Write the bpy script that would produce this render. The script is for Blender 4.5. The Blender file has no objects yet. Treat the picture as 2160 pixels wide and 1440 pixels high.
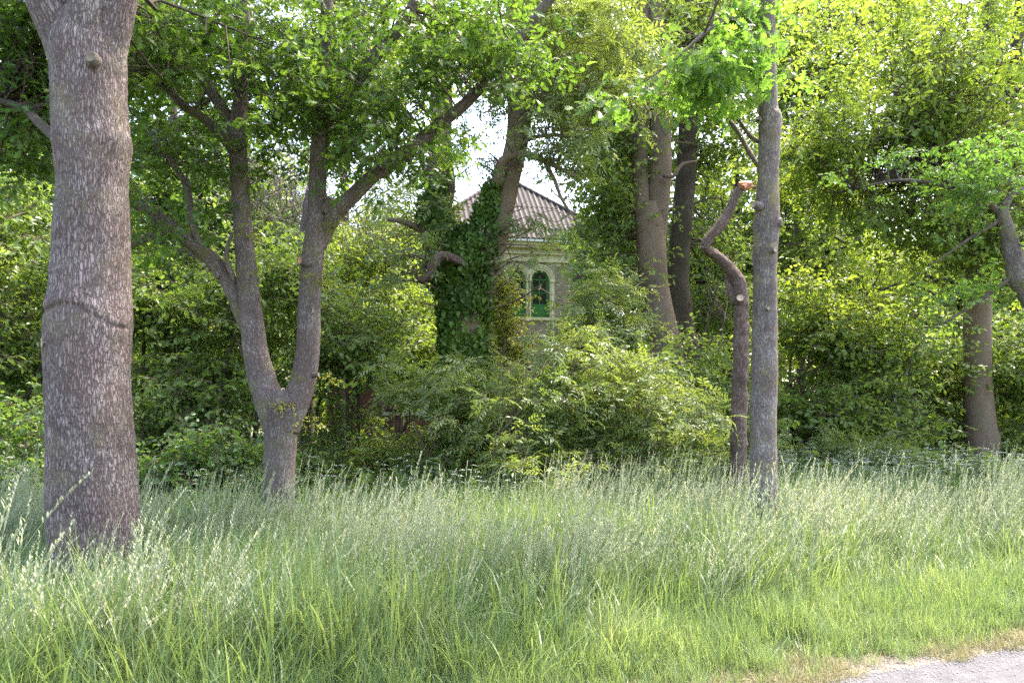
import bpy, math, random
import numpy as np
from mathutils import Vector
R = math.radians
rng = np.random.default_rng(7)
random.seed(7)
sc = bpy.context.scene
COL = sc.collection

# ------------------------------------------------------------------ camera, light, exposure
FPX, HZ, EYE = 1680.0, 870.0, 1.6
cam_d = bpy.data.cameras.new('camera')
cam = bpy.data.objects.new('camera', cam_d)
COL.objects.link(cam)
cam.location = (0, 0, EYE)
cam.rotation_euler = (R(90), 0, 0)
cam_d.sensor_width = 36
cam_d.lens = 36 * FPX / 2160
cam_d.shift_y = (HZ - 720) / 2160
cam_d.clip_end = 2000
sc.camera = cam

SUN_EL, SUN_AZ = R(60), R(48)
world = bpy.data.worlds.new('World')
sc.world = world
world.use_nodes = True
wn = world.node_tree
bg = wn.nodes['Background']
sky = wn.nodes.new('ShaderNodeTexSky')
sky.sky_type = 'NISHITA'
sky.sun_disc = False
sky.sun_elevation = SUN_EL
sky.sun_rotation = SUN_AZ
sky.air_density = 1.0
sky.dust_density = 3.5
sky.ozone_density = 1.0
bg.inputs['Strength'].default_value = 0.15
wn.links.new(sky.outputs[0], bg.inputs['Color'])
sun_d = bpy.data.lights.new('sun', 'SUN')
sun_d.energy = 2.0
sun_d.angle = R(4)           # sun behind thin bright cloud
sun_d.color = (1.0, 0.95, 0.86)
sun = bpy.data.objects.new('sun', sun_d)
COL.objects.link(sun)
sdir = Vector((math.sin(SUN_AZ) * math.cos(SUN_EL), math.cos(SUN_AZ) * math.cos(SUN_EL), math.sin(SUN_EL)))
sun.rotation_euler = (-sdir).to_track_quat('-Z', 'Y').to_euler()
sc.view_settings.view_transform = 'Standard'
sc.view_settings.look = 'None'
sc.view_settings.gamma = 1
sc.view_settings.use_curve_mapping = False
sc.view_settings.exposure = 2.9
sc.view_settings.use_white_balance = True          # set for the open shade under the trees
sc.view_settings.white_balance_temperature = 6900
sc.view_settings.white_balance_tint = 10
sc.render.engine = 'CYCLES'
cy = sc.cycles
cy.max_bounces = 8
cy.diffuse_bounces = 4
cy.transmission_bounces = 5
cy.glossy_bounces = 2
cy.caustics_reflective = False
cy.caustics_refractive = False
cy.sample_clamp_indirect = 6
cy.use_denoising = False

# ------------------------------------------------------------------ helpers
def P(px, py, d):
    return np.array([(px - 1080) / FPX * d, d, EYE + (HZ - py) / FPX * d])

def smooth_poly(pts, rad, step):
    pts = np.asarray(pts, float); rad = np.asarray(rad, float)
    n = len(pts)
    ext = np.vstack([2 * pts[0] - pts[1], pts, 2 * pts[-1] - pts[-2]])
    er = np.r_[rad[0], rad, rad[-1]]
    out, ro = [], []
    for i in range(n - 1):
        a, b, c, e = ext[i:i + 4]
        ra, rb, rc, re = er[i:i + 4]
        L = np.linalg.norm(c - b)
        k = max(2, int(L / step))
        t = np.linspace(0, 1, k, endpoint=False)[:, None]
        q = 0.5 * ((2 * b) + (-a + c) * t + (2 * a - 5 * b + 4 * c - e) * t ** 2 + (-a + 3 * b - 3 * c + e) * t ** 3)
        out.append(q)
        tt = t[:, 0]
        ro.append(rb + (rc - rb) * (3 * tt ** 2 - 2 * tt ** 3) * .5 + (rc - rb) * tt * .5)
    out.append(pts[-1:]); ro.append(rad[-1:])
    return np.vstack(out), np.concatenate(ro)

def vnoise(p, seed=0):
    p = np.asarray(p, float)
    i = np.floor(p).astype(np.int64); f = p - i
    f = f * f * (3 - 2 * f)
    def h(ix, iy, iz):
        n = (ix * 374761393 + iy * 668265263 + iz * 2147483647 + seed * 974711) & 0xffffffff
        n = ((n ^ (n >> 13)) * 1274126177) & 0xffffffff
        return ((n ^ (n >> 16)) & 0xffff) / 65535.0
    r = 0
    for dx in (0, 1):
        for dy in (0, 1):
            for dz in (0, 1):
                w = (f[:, 0] if dx else 1 - f[:, 0]) * (f[:, 1] if dy else 1 - f[:, 1]) * (f[:, 2] if dz else 1 - f[:, 2])
                r = r + w * h(i[:, 0] + dx, i[:, 1] + dy, i[:, 2] + dz)
    return r * 2 - 1

def tube_data(pts, rad, nseg=12, step=.05, lump=0.0, seed=0, cap=True, bark=0.0):
    c, r = smooth_poly(pts, rad, step)
    n = len(c)
    t = np.gradient(c, axis=0); t /= np.linalg.norm(t, axis=1)[:, None] + 1e-9
    s = np.r_[0, np.cumsum(np.linalg.norm(np.diff(c, axis=0), axis=1))]
    u = np.cross(t[0], [0, 1, 0]); 
    if np.linalg.norm(u) < .1: u = np.cross(t[0], [1, 0, 0])
    u /= np.linalg.norm(u)
    U = np.zeros_like(c)
    for i in range(n):
        u = u - t[i] * np.dot(u, t[i]); u /= np.linalg.norm(u); U[i] = u
    W = np.cross(t, U)
    a = np.linspace(0, 2 * np.pi, nseg, endpoint=False)
    ca, sa = np.cos(a), np.sin(a)
    rb = float(np.mean(rad))
    bk = np.stack([np.broadcast_to(ca * rb, (n, nseg)), np.broadcast_to(sa * rb, (n, nseg)), np.broadcast_to(s[:, None], (n, nseg))], -1) + seed * 3.7
    rr = np.broadcast_to(r[:, None], (n, nseg)).copy()
    if lump:
        q = bk.reshape(-1, 3)
        nz = vnoise(q * [1.2 / rb, 1.2 / rb, .7 / rb], seed) * .7 + vnoise(q * [3 / rb, 3 / rb, 1.6 / rb], seed + 5) * .3
        rr *= 1 + lump * nz.reshape(n, nseg)
    if bark:
        q = bk.reshape(-1, 3)
        rid = 1 - np.abs(vnoise(q * [42, 42, 12], seed + 9)) * 1.2
        rid2 = vnoise(q * [90, 90, 34], seed + 11)
        rr += bark * (rid * .9 + rid2 * .4).reshape(n, nseg)
    V = c[:, None] + rr[..., None] * (ca[None, :, None] * U[:, None] + sa[None, :, None] * W[:, None])
    V = V.reshape(-1, 3)
    i = np.arange(n - 1)[:, None] * nseg; j = np.arange(nseg)[None, :]; j2 = (j + 1) % nseg
    F = np.stack([i + j, i + j2, i + nseg + j2, i + nseg + j], -1).reshape(-1, 4)
    bkv = bk.reshape(-1, 3)
    if cap:
        V = np.vstack([V, c[:1], c[-1:]]); bkv = np.vstack([bkv, bkv[:1], bkv[-1:]])
        nv = n * nseg
        j = np.arange(nseg); j2 = (j + 1) % nseg
        F = np.vstack([F, np.stack([j2, j, np.full(nseg, nv), np.full(nseg, nv)], -1),
                       np.stack([(n - 1) * nseg + j, (n - 1) * nseg + j2, np.full(nseg, nv + 1), np.full(nseg, nv + 1)], -1)])
    return V, F, bkv

def make_mesh(name, V, F, mats=(), attrs=None, smooth=True, fmat=None):
    """F: k x 4 ints; a repeated last index means a triangle."""
    me = bpy.data.meshes.new(name)
    V = np.ascontiguousarray(V, dtype=np.float32); F = np.asarray(F)
    if F.shape[1] == 3:
        F = np.hstack([F, F[:, 2:3]])
    tri = F[:, 3] == F[:, 2]
    cnt = np.where(tri, 3, 4)
    mask = np.ones(F.shape, bool); mask[tri, 3] = False
    loops = F[mask].astype(np.int32)
    me.vertices.add(len(V)); me.vertices.foreach_set('co', V.ravel())
    me.loops.add(len(loops)); me.loops.foreach_set('vertex_index', loops)
    me.polygons.add(len(F))
    st = np.r_[0, np.cumsum(cnt)[:-1]].astype(np.int32)
    me.polygons.foreach_set('loop_start', st)
    me.polygons.foreach_set('use_smooth', np.full(len(F), smooth))
    if fmat is not None:
        me.polygons.foreach_set('material_index', np.asarray(fmat, dtype=np.int32))
    for m in mats: me.materials.append(m)
    me.update(calc_edges=True); me.validate()
    for k, a in (attrs or {}).items():
        a = np.ascontiguousarray(a, dtype=np.float32)
        if a.ndim == 2:
            at = me.attributes.new(k, 'FLOAT_VECTOR', 'POINT'); at.data.foreach_set('vector', a.ravel())
        else:
            at = me.attributes.new(k, 'FLOAT', 'POINT'); at.data.foreach_set('value', a)
    return me

def obj(name, me, parent=None, loc=None, rot=None, link=True):
    o = bpy.data.objects.new(name, me)
    if link: COL.objects.link(o)
    if parent is not None:
        o.parent = parent
        pl = parent.location
        if loc is None and me is not None: o.location = -Vector(parent['_base']) if '_base' in parent else (0, 0, 0)
    if loc is not None: o.location = loc
    if rot is not None: o.rotation_euler = rot
    return o

def thing(name, label, cat, base, group=None):
    o = bpy.data.objects.new(name, None); COL.objects.link(o)
    o.location = base; o['_base'] = [float(x) for x in base]
    o.empty_display_size = .2
    o['label'] = label; o['category'] = cat
    if group: o['group'] = group
    return o

class Join:
    def __init__(s): s.V, s.F, s.A, s.n, s.M = [], [], [], 0, []
    def add(s, V, F, A=None, m=0):
        V = np.asarray(V, float); F = np.asarray(F)
        if F.shape[1] == 3: F = np.hstack([F, F[:, 2:3]])
        s.V.append(V); s.F.append(F + s.n); s.n += len(V)
        s.A.append(np.zeros(len(V)) if A is None else (np.full(len(V), A) if np.isscalar(A) else A))
        s.M.append(np.full(len(F), m))
    def box(s, lo, hi, A=None, m=0):
        (x0, y0, z0), (x1, y1, z1) = lo, hi
        V = [(x0, y0, z0), (x1, y0, z0), (x1, y1, z0), (x0, y1, z0), (x0, y0, z1), (x1, y0, z1), (x1, y1, z1), (x0, y1, z1)]
        s.add(V, [(0, 3, 2, 1), (4, 5, 6, 7), (0, 1, 5, 4), (1, 2, 6, 5), (2, 3, 7, 6), (3, 0, 4, 7)], A, m)
    def mesh(s, name, mats, attr='v', smooth=False):
        A = np.concatenate(s.A)
        return make_mesh(name, np.vstack(s.V), np.vstack(s.F), mats, {attr: A}, smooth, np.concatenate(s.M))

# ------------------------------------------------------------------ materials
def newmat(name):
    m = bpy.data.materials.new(name); m.use_nodes = True
    nt = m.node_tree
    for n in list(nt.nodes): nt.nodes.remove(n)
    return m, nt
def N(nt, t, **kw):
    n = nt.nodes.new(t)
    for k, v in kw.items():
        if k.startswith('i_'):
            n.inputs[k[2:].replace('_', ' ')].default_value = v
        else: setattr(n, k, v)
    return n
def ramp(nt, stops, interp='LINEAR'):
    r = nt.nodes.new('ShaderNodeValToRGB'); e = r.color_ramp.elements
    r.color_ramp.interpolation = interp
    e[0].position, e[0].color = stops[0][0], (*stops[0][1], 1)
    e[1].position, e[1].color = stops[-1][0], (*stops[-1][1], 1)
    for p, c in stops[1:-1]:
        k = e.new(p); k.color = (*c, 1)
    return r

def leafmat(name, stops, tcol, trans=.42, rough=.42, spec=.5, clump=.7):
    m, nt = newmat(name); L = nt.links.new
    at = N(nt, 'ShaderNodeAttribute', attribute_name='v')
    oi = N(nt, 'ShaderNodeObjectInfo')
    no = N(nt, 'ShaderNodeTexNoise'); no.inputs['Scale'].default_value = clump; no.inputs['Detail'].default_value = 1
    L(oi.outputs['Location'], no.inputs['Vector'])
    a = N(nt, 'ShaderNodeMath', operation='MULTIPLY_ADD'); L(at.outputs['Fac'], a.inputs[0]); a.inputs[1].default_value = .42; a.inputs[2].default_value = -.45
    b = N(nt, 'ShaderNodeMath', operation='MULTIPLY_ADD'); L(oi.outputs['Random'], b.inputs[0]); b.inputs[1].default_value = .28; L(a.outputs[0], b.inputs[2])
    c = N(nt, 'ShaderNodeMath', operation='MULTIPLY_ADD', use_clamp=True); L(no.outputs['Fac'], c.inputs[0]); c.inputs[1].default_value = 1.2; L(b.outputs[0], c.inputs[2])
    rp = ramp(nt, stops); L(c.outputs[0], rp.inputs['Fac'])
    bs = N(nt, 'ShaderNodeBsdfPrincipled'); L(rp.outputs['Color'], bs.inputs['Base Color'])
    bs.inputs['Roughness'].default_value = rough; bs.inputs['Specular IOR Level'].default_value = spec
    tr = N(nt, 'ShaderNodeBsdfTranslucent')
    mx = N(nt, 'ShaderNodeMix', data_type='RGBA', blend_type='MULTIPLY'); mx.inputs[0].default_value = 1
    L(rp.outputs['Color'], mx.inputs[6]); mx.inputs[7].default_value = (*tcol, 1)
    L(mx.outputs[2], tr.inputs['Color'])
    ms = N(nt, 'ShaderNodeMixShader'); ms.inputs[0].default_value = trans
    L(bs.outputs[0], ms.inputs[1]); L(tr.outputs[0], ms.inputs[2])
    out = N(nt, 'ShaderNodeOutputMaterial'); L(ms.outputs[0], out.inputs['Surface'])
    return m

TC = (2.5, 2.35, 1.3)
M_oak = leafmat('oak_leaf', [(0, (.04, .086, .016)), (.5, (.072, .138, .025)), (1, (.125, .2, .036))], TC)
M_oakb = leafmat('young_oak_leaf', [(0, (.08, .16, .034)), (.5, (.115, .21, .042)), (1, (.17, .265, .055))], (2.2, 2.2, 1.2), trans=.5)
M_ash = leafmat('ash_leaf', [(0, (.08, .13, .036)), (.5, (.125, .185, .05)), (1, (.19, .25, .08))], (2.6, 2.3, 1.2), rough=.38, spec=.6)
M_haw = leafmat('thicket_leaf', [(0, (.072, .125, .028)), (.5, (.115, .182, .04)), (1, (.178, .245, .056))], (2.35, 2.2, 1.2))
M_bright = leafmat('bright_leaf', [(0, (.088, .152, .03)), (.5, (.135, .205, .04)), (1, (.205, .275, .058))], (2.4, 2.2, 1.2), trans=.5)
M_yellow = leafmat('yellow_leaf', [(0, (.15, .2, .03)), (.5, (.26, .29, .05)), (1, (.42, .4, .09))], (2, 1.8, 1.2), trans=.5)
M_hazel = leafmat('hazel_leaf', [(0, (.045, .095, .024)), (.5, (.075, .15, .035)), (1, (.12, .2, .05))], (2.6, 2.3, 1.2), rough=.4, spec=.6)
M_ivy = leafmat('ivy_leaf', [(0, (.025, .06, .016)), (.4, (.055, .115, .022)), (.75, (.095, .17, .03)), (1, (.15, .22, .04))], (2, 1.8, 1), trans=.2, rough=.45, spec=.35, clump=2.5)
M_grass = leafmat('grass_blade', [(0, (.085, .145, .055)), (.4, (.125, .195, .075)), (.75, (.18, .25, .10)), (1, (.29, .33, .17))], (1.8, 1.65, 1.0), trans=.42, rough=.42, spec=.55, clump=1.1)
M_culm = leafmat('grass_culm', [(0, (.13, .19, .1)), (.5, (.2, .26, .15)), (1, (.3, .34, .22))], (1.6, 1.5, 1.1), trans=.3, rough=.5, clump=.8)
M_head = leafmat('grass_head', [(0, (.19, .24, .14)), (.5, (.29, .33, .215)), (1, (.45, .45, .32))], (1.4, 1.3, 1.1), trans=.4, rough=.6, clump=.8)
M_dry = leafmat('dry_grass', [(0, (.15, .14, .065)), (.5, (.22, .2, .1)), (1, (.32, .28, .16))], (1.3, 1.3, 1.1), trans=.3, rough=.7, clump=2)
M_umbel = leafmat('umbel_white', [(0, (.5, .55, .42)), (1, (.75, .78, .68))], (1, 1, 1), trans=.3, rough=.6)

def barkmat(name, base, light, dark, scale=1.0, lich=.5, bump=.9, moss=None, fis=1.0):
    m, nt = newmat(name); L = nt.links.new
    at = N(nt, 'ShaderNodeAttribute', attribute_name='bk')
    mp = N(nt, 'ShaderNodeMapping'); mp.inputs['Scale'].default_value = (42 * scale, 42 * scale, 10 * scale)
    L(at.outputs['Vector'], mp.inputs['Vector'])
    w = N(nt, 'ShaderNodeTexNoise'); w.inputs['Scale'].default_value = .9; w.inputs['Detail'].default_value = 4
    L(mp.outputs[0], w.inputs['Vector'])
    ad = N(nt, 'ShaderNodeMix', data_type='RGBA', blend_type='LINEAR_LIGHT'); ad.inputs[0].default_value = .9
    L(mp.outputs[0], ad.inputs[6]); L(w.outputs['Color'], ad.inputs[7])
    vo = N(nt, 'ShaderNodeTexVoronoi', feature='DISTANCE_TO_EDGE'); vo.inputs['Scale'].default_value = 1
    L(ad.outputs[2], vo.inputs['Vector'])
    cr = ramp(nt, [(0, (0, 0, 0)), (.05, (.45, .45, .45)), (.2, (1, 1, 1))]); L(vo.outputs['Distance'], cr.inputs['Fac'])
    fine = N(nt, 'ShaderNodeTexNoise'); fine.inputs['Scale'].default_value = 90 * scale; fine.inputs['Detail'].default_value = 5; fine.inputs['Roughness'].default_value = .65
    L(at.outputs['Vector'], fine.inputs['Vector'])
    big = N(nt, 'ShaderNodeTexNoise'); big.inputs['Scale'].default_value = 3.2 * scale; big.inputs['Detail'].default_value = 6; big.inputs['Roughness'].default_value = .7
    L(at.outputs['Vector'], big.inputs['Vector'])
    mp2 = N(nt, 'ShaderNodeMapping'); mp2.inputs['Scale'].default_value = (26 * scale, 26 * scale, 4.2 * scale); L(at.outputs['Vector'], mp2.inputs['Vector'])
    fu = N(nt, 'ShaderNodeTexNoise'); fu.inputs['Scale'].default_value = 1; fu.inputs['Detail'].default_value = 3; fu.inputs['Distortion'].default_value = .6; L(mp2.outputs[0], fu.inputs['Vector'])
    fa = N(nt, 'ShaderNodeMath', operation='SUBTRACT'); L(fu.outputs['Fac'], fa.inputs[0]); fa.inputs[1].default_value = .5
    fb = N(nt, 'ShaderNodeMath', operation='ABSOLUTE'); L(fa.outputs[0], fb.inputs[0])
    fc = ramp(nt, [(0, (.12, .12, .12)), (.022, (.6, .6, .6)), (.06, (1, 1, 1))]); L(fb.outputs[0], fc.inputs['Fac'])
    mul = N(nt, 'ShaderNodeMath', operation='MULTIPLY'); L(cr.outputs[0], mul.inputs[0]); L(fc.outputs[0], mul.inputs[1])
    class _o: outputs = [mul.outputs[0]]
    cr = _o
    c1 = N(nt, 'ShaderNodeMix', data_type='RGBA'); c1.inputs[6].default_value = (*dark, 1); c1.inputs[7].default_value = (*base, 1)
    fm = N(nt, 'ShaderNodeMath', operation='MULTIPLY_ADD', use_clamp=True); L(cr.outputs[0], fm.inputs[0]); fm.inputs[1].default_value = fis; fm.inputs[2].default_value = 1 - fis
    L(fm.outputs[0], c1.inputs[0])
    lr = ramp(nt, [(.5 - .08 * lich, (0, 0, 0)), (.72, (1, 1, 1))]); L(big.outputs['Fac'], lr.inputs['Fac'])
    fr = ramp(nt, [(.4, (.15, .15, .15)), (.6, (1, 1, 1))]); L(fine.outputs['Fac'], fr.inputs['Fac'])
    lm = N(nt, 'ShaderNodeMath', operation='MULTIPLY'); L(lr.outputs[0], lm.inputs[0]); L(fr.outputs[0], lm.inputs[1])
    lm2 = N(nt, 'ShaderNodeMath', operation='MULTIPLY'); L(lm.outputs[0], lm2.inputs[0]); L(cr.outputs[0], lm2.inputs[1])
    lm3 = N(nt, 'ShaderNodeMath', operation='MULTIPLY', use_clamp=True); L(lm2.outputs[0], lm3.inputs[0]); lm3.inputs[1].default_value = lich * 1.6
    c2 = N(nt, 'ShaderNodeMix', data_type='RGBA'); L(lm3.outputs[0], c2.inputs[0]); L(c1.outputs[2], c2.inputs[6]); c2.inputs[7].default_value = (*light, 1)
    hv = N(nt, 'ShaderNodeHueSaturation'); L(c2.outputs[2], hv.inputs['Color'])
    vv = N(nt, 'ShaderNodeMapRange'); L(fine.outputs['Fac'], vv.inputs[0]); vv.inputs[1].default_value = .3; vv.inputs[2].default_value = .7; vv.inputs[3].default_value = .78; vv.inputs[4].default_value = 1.2
    L(vv.outputs[0], hv.inputs['Value'])
    bv = N(nt, 'ShaderNodeTexNoise'); bv.inputs['Scale'].default_value = 1.3; bv.inputs['Detail'].default_value = 3; L(at.outputs['Vector'], bv.inputs['Vector'])
    bw = N(nt, 'ShaderNodeMapRange'); L(bv.outputs['Fac'], bw.inputs[0]); bw.inputs[1].default_value = .3; bw.inputs[2].default_value = .7; bw.inputs[3].default_value = .72; bw.inputs[4].default_value = 1.18
    bm = N(nt, 'ShaderNodeMath', operation='MULTIPLY'); L(vv.outputs[0], bm.inputs[0]); L(bw.outputs[0], bm.inputs[1]); L(bm.outputs[0], hv.inputs['Value'])
    col = hv.outputs[0]
    if moss:
        mn = N(nt, 'ShaderNodeTexNoise'); mn.inputs['Scale'].default_value = 3.1; mn.inputs['Detail'].default_value = 7; mn.inputs['Roughness'].default_value = .75
        L(at.outputs['Vector'], mn.inputs['Vector'])
        mr = ramp(nt, [(.5, (0, 0, 0)), (.66, (.75, .75, .75))]); L(mn.outputs['Fac'], mr.inputs['Fac'])
        c3 = N(nt, 'ShaderNodeMix', data_type='RGBA'); L(mr.outputs[0], c3.inputs[0]); L(col, c3.inputs[6]); c3.inputs[7].default_value = (*moss, 1)
        col = c3.outputs[2]
    hh = N(nt, 'ShaderNodeMath', operation='MULTIPLY_ADD'); L(fine.outputs['Fac'], hh.inputs[0]); hh.inputs[1].default_value = .35; L(cr.outputs[0], hh.inputs[2])
    bp = N(nt, 'ShaderNodeBump'); bp.inputs['Strength'].default_value = bump; bp.inputs['Distance'].default_value = .012 / scale
    L(hh.outputs[0], bp.inputs['Height'])
    bs = N(nt, 'ShaderNodeBsdfPrincipled'); bs.inputs['Roughness'].default_value = .85; bs.inputs['Specular IOR Level'].default_value = .25
    L(col, bs.inputs['Base Color']); L(bp.outputs[0], bs.inputs['Normal'])
    out = N(nt, 'ShaderNodeOutputMaterial'); L(bs.outputs[0], out.inputs['Surface'])
    return m

B_oak1 = barkmat('oak_bark_pale', (.235, .172, .16), (.40, .355, .345), (.085, .06, .053), 1.15, .8, 1.0, moss=(.2, .165, .11))
B_oak2 = barkmat('oak_bark', (.21, .155, .145), (.42, .40, .37), (.095, .07, .06), 1.5, .55, .8, moss=(.15, .14, .05))
B_oak5 = barkmat('oak_bark_mossy', (.225, .17, .155), (.42, .39, .365), (.09, .07, .06), 1.7, .95, .8, moss=(.24, .2, .075))
B_smooth = barkmat('smooth_bark', (.205, .14, .105), (.28, .24, .2), (.13, .085, .065), 2.2, .5, .4, moss=(.15, .135, .06), fis=.5)
B_cut = barkmat('ridged_bark', (.22, .15, .125), (.32, .27, .24), (.075, .05, .04), 1.6, .3, 1.0)
B_dark = barkmat('thicket_bark', (.12, .088, .06), (.2, .19, .17), (.04, .03, .025), 2, .4, .4)
B_grey = barkmat('dead_twig_bark', (.2, .16, .15), (.34, .3, .29), (.12, .09, .08), 2, .5, .3)

def plain(name, col, rough=.7, noise=.15, nscale=8, metal=0, spec=.4, bump=0, bscale=40, coord='Object', var=0):
    m, nt = newmat(name); L = nt.links.new
    tc = N(nt, 'ShaderNodeTexCoord')
    no = N(nt, 'ShaderNodeTexNoise'); no.inputs['Scale'].default_value = nscale; no.inputs['Detail'].default_value = 6; no.inputs['Roughness'].default_value = .65
    L(tc.outputs[coord], no.inputs['Vector'])
    mr = N(nt, 'ShaderNodeMapRange'); L(no.outputs['Fac'], mr.inputs[0]); mr.inputs[1].default_value = .25; mr.inputs[2].default_value = .75
    mr.inputs[3].default_value = 1 - noise; mr.inputs[4].default_value = 1 + noise
    hv = N(nt, 'ShaderNodeHueSaturation'); hv.inputs['Color'].default_value = (*col, 1)
    if var:
        at = N(nt, 'ShaderNodeAttribute', attribute_name='v'); oi = N(nt, 'ShaderNodeObjectInfo')
        s = N(nt, 'ShaderNodeMath', operation='ADD'); L(at.outputs['Fac'], s.inputs[0]); L(oi.outputs['Random'], s.inputs[1])
        fr = N(nt, 'ShaderNodeMath', operation='FRACT'); L(s.outputs[0], fr.inputs[0])
        q = N(nt, 'ShaderNodeMath', operation='MULTIPLY_ADD'); L(fr.outputs[0], q.inputs[0]); q.inputs[1].default_value = var * 2; q.inputs[2].default_value = 1 - var
        mm = N(nt, 'ShaderNodeMath', operation='MULTIPLY'); L(mr.outputs[0], mm.inputs[0]); L(q.outputs[0], mm.inputs[1]); L(mm.outputs[0], hv.inputs['Value'])
    else: L(mr.outputs[0], hv.inputs['Value'])
    bs = N(nt, 'ShaderNodeBsdfPrincipled'); bs.inputs['Roughness'].default_value = rough; bs.inputs['Metallic'].default_value = metal; bs.inputs['Specular IOR Level'].default_value = spec
    L(hv.outputs[0], bs.inputs['Base Color'])
    if bump:
        n2 = N(nt, 'ShaderNodeTexNoise'); n2.inputs['Scale'].default_value = bscale; n2.inputs['Detail'].default_value = 4; L(tc.outputs[coord], n2.inputs['Vector'])
        bp = N(nt, 'ShaderNodeBump'); bp.inputs['Strength'].default_value = bump; bp.inputs['Distance'].default_value = .02; L(n2.outputs['Fac'], bp.inputs['Height']); L(bp.outputs[0], bs.inputs['Normal'])
    out = N(nt, 'ShaderNodeOutputMaterial'); L(bs.outputs[0], out.inputs['Surface'])
    return m
M_red = plain('red_brick', (.115, .043, .03), .9, .25, 12, var=.35)
M_grey_brick = plain('yellow_grey_brick', (.2, .165, .115), .9, .2, 12, var=.3)
M_mortar = plain('mortar', (.22, .195, .155), .95, .15, 20)
M_cream = plain('cream_paint', (.4, .38, .22), .6, .12, 5)
M_stone = plain('weathered_stone', (.48, .46, .38), .8, .2, 8)
M_green = plain('green_paint', (.022, .12, .02), .35, .12, 4)
M_dgreen = plain('grey_green_paint', (.2, .27, .2), .5, .15, 6)
M_rust = plain('rust_red_board', (.17, .04, .02), .7, .4, 9)
M_white = plain('white_gutter', (.5, .5, .46), .5, .1, 5)
M_wood = plain('fresh_cut_wood', (.52, .29, .15), .75, .25, 60)
M_woodold = plain('weathered_cut_wood', (.38, .29, .21), .8, .25, 60)
M_blue = plain('blue_hydrangea', (.3, .36, .62), .7, .2, 40)
def glassmat():
    m, nt = newmat('window_glass'); L = nt.links.new
    bs = N(nt, 'ShaderNodeBsdfPrincipled'); bs.inputs['Base Color'].default_value = (.015, .017, .014, 1); bs.inputs['Roughness'].default_value = .06; bs.inputs['Specular IOR Level'].default_value = .7
    out = N(nt, 'ShaderNodeOutputMaterial'); L(bs.outputs[0], out.inputs['Surface']); return m
M_glass = glassmat()
def roofmat():
    m, nt = newmat('corrugated_sheet'); L = nt.links.new
    at = N(nt, 'ShaderNodeAttribute', attribute_name='v'); tc = N(nt, 'ShaderNodeTexCoord')
    no = N(nt, 'ShaderNodeTexNoise'); no.inputs['Scale'].default_value = 3.5; no.inputs['Detail'].default_value = 7; no.inputs['Roughness'].default_value = .7; L(tc.outputs['Object'], no.inputs['Vector'])
    a = N(nt, 'ShaderNodeMath', operation='MULTIPLY_ADD'); L(no.outputs['Fac'], a.inputs[0]); a.inputs[1].default_value = .5; a.inputs[2].default_value = -.25
    b = N(nt, 'ShaderNodeMath', operation='ADD', use_clamp=True); L(a.outputs[0], b.inputs[0]); L(at.outputs['Fac'], b.inputs[1])
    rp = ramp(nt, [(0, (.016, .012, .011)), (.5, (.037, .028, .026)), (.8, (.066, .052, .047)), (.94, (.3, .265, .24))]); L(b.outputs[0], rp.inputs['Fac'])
    bs = N(nt, 'ShaderNodeBsdfPrincipled'); bs.inputs['Roughness'].default_value = .9; L(rp.outputs[0], bs.inputs['Base Color'])
    out = N(nt, 'ShaderNodeOutputMaterial'); L(bs.outputs[0], out.inputs['Surface']); return m
M_roof = roofmat()

# ------------------------------------------------------------------ ground, road, verge
def edge_y(x): return 3.86 + .45 * x           # front edge of the asphalt
EN = np.array([-.45, 1.0]) / math.hypot(.45, 1)     # unit normal pointing into the grass
ED = np.array([1.0, .45]) / math.hypot(.45, 1)
def inward(x, y): return (np.asarray(x) * EN[0] + (np.asarray(y) - 3.86) * EN[1])
def ground_z(x, y):
    q = np.stack([np.asarray(x, float), np.asarray(y, float), np.zeros_like(np.asarray(x, float))], -1).reshape(-1, 3)
    return (vnoise(q * .7, 3) * .03 + vnoise(q * 2.3, 4) * .012) * np.clip(inward(q[:, 0], q[:, 1]) * 1.2, 0, 1)
def earthmat(name, stops, nscale=6, bumpd=.02):
    m, nt = newmat(name); L = nt.links.new
    tc = N(nt, 'ShaderNodeTexCoord')
    n1 = N(nt, 'ShaderNodeTexNoise'); n1.inputs['Scale'].default_value = nscale; n1.inputs['Detail'].default_value = 10; n1.inputs['Roughness'].default_value = .7; L(tc.outputs['Object'], n1.inputs['Vector'])
    rp = ramp(nt, stops); L(n1.outputs['Fac'], rp.inputs['Fac'])
    n2 = N(nt, 'ShaderNodeTexNoise'); n2.inputs['Scale'].default_value = 120; n2.inputs['Detail'].default_value = 6; L(tc.outputs['Object'], n2.inputs['Vector'])
    hv = N(nt, 'ShaderNodeHueSaturation'); L(rp.outputs[0], hv.inputs['Color'])
    mr = N(nt, 'ShaderNodeMapRange'); L(n2.outputs['Fac'], mr.inputs[0]); mr.inputs[1].default_value = .3; mr.inputs[2].default_value = .7; mr.inputs[3].default_value = .6; mr.inputs[4].default_value = 1.4; L(mr.outputs[0], hv.inputs['Value'])
    bp = N(nt, 'ShaderNodeBump'); bp.inputs['Strength'].default_value = .7; bp.inputs['Distance'].default_value = bumpd; L(n2.outputs['Fac'], bp.inputs['Height'])
    bs = N(nt, 'ShaderNodeBsdfPrincipled'); bs.inputs['Roughness'].default_value = .95; L(hv.outputs[0], bs.inputs['Base Color']); L(bp.outputs[0], bs.inputs['Normal'])
    out = N(nt, 'ShaderNodeOutputMaterial'); L(bs.outputs[0], out.inputs['Surface']); return m
M_soil = earthmat('meadow_soil', [(.3, (.05, .045, .02)), (.5, (.07, .08, .025)), (.7, (.1, .12, .04))], 2)
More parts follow.
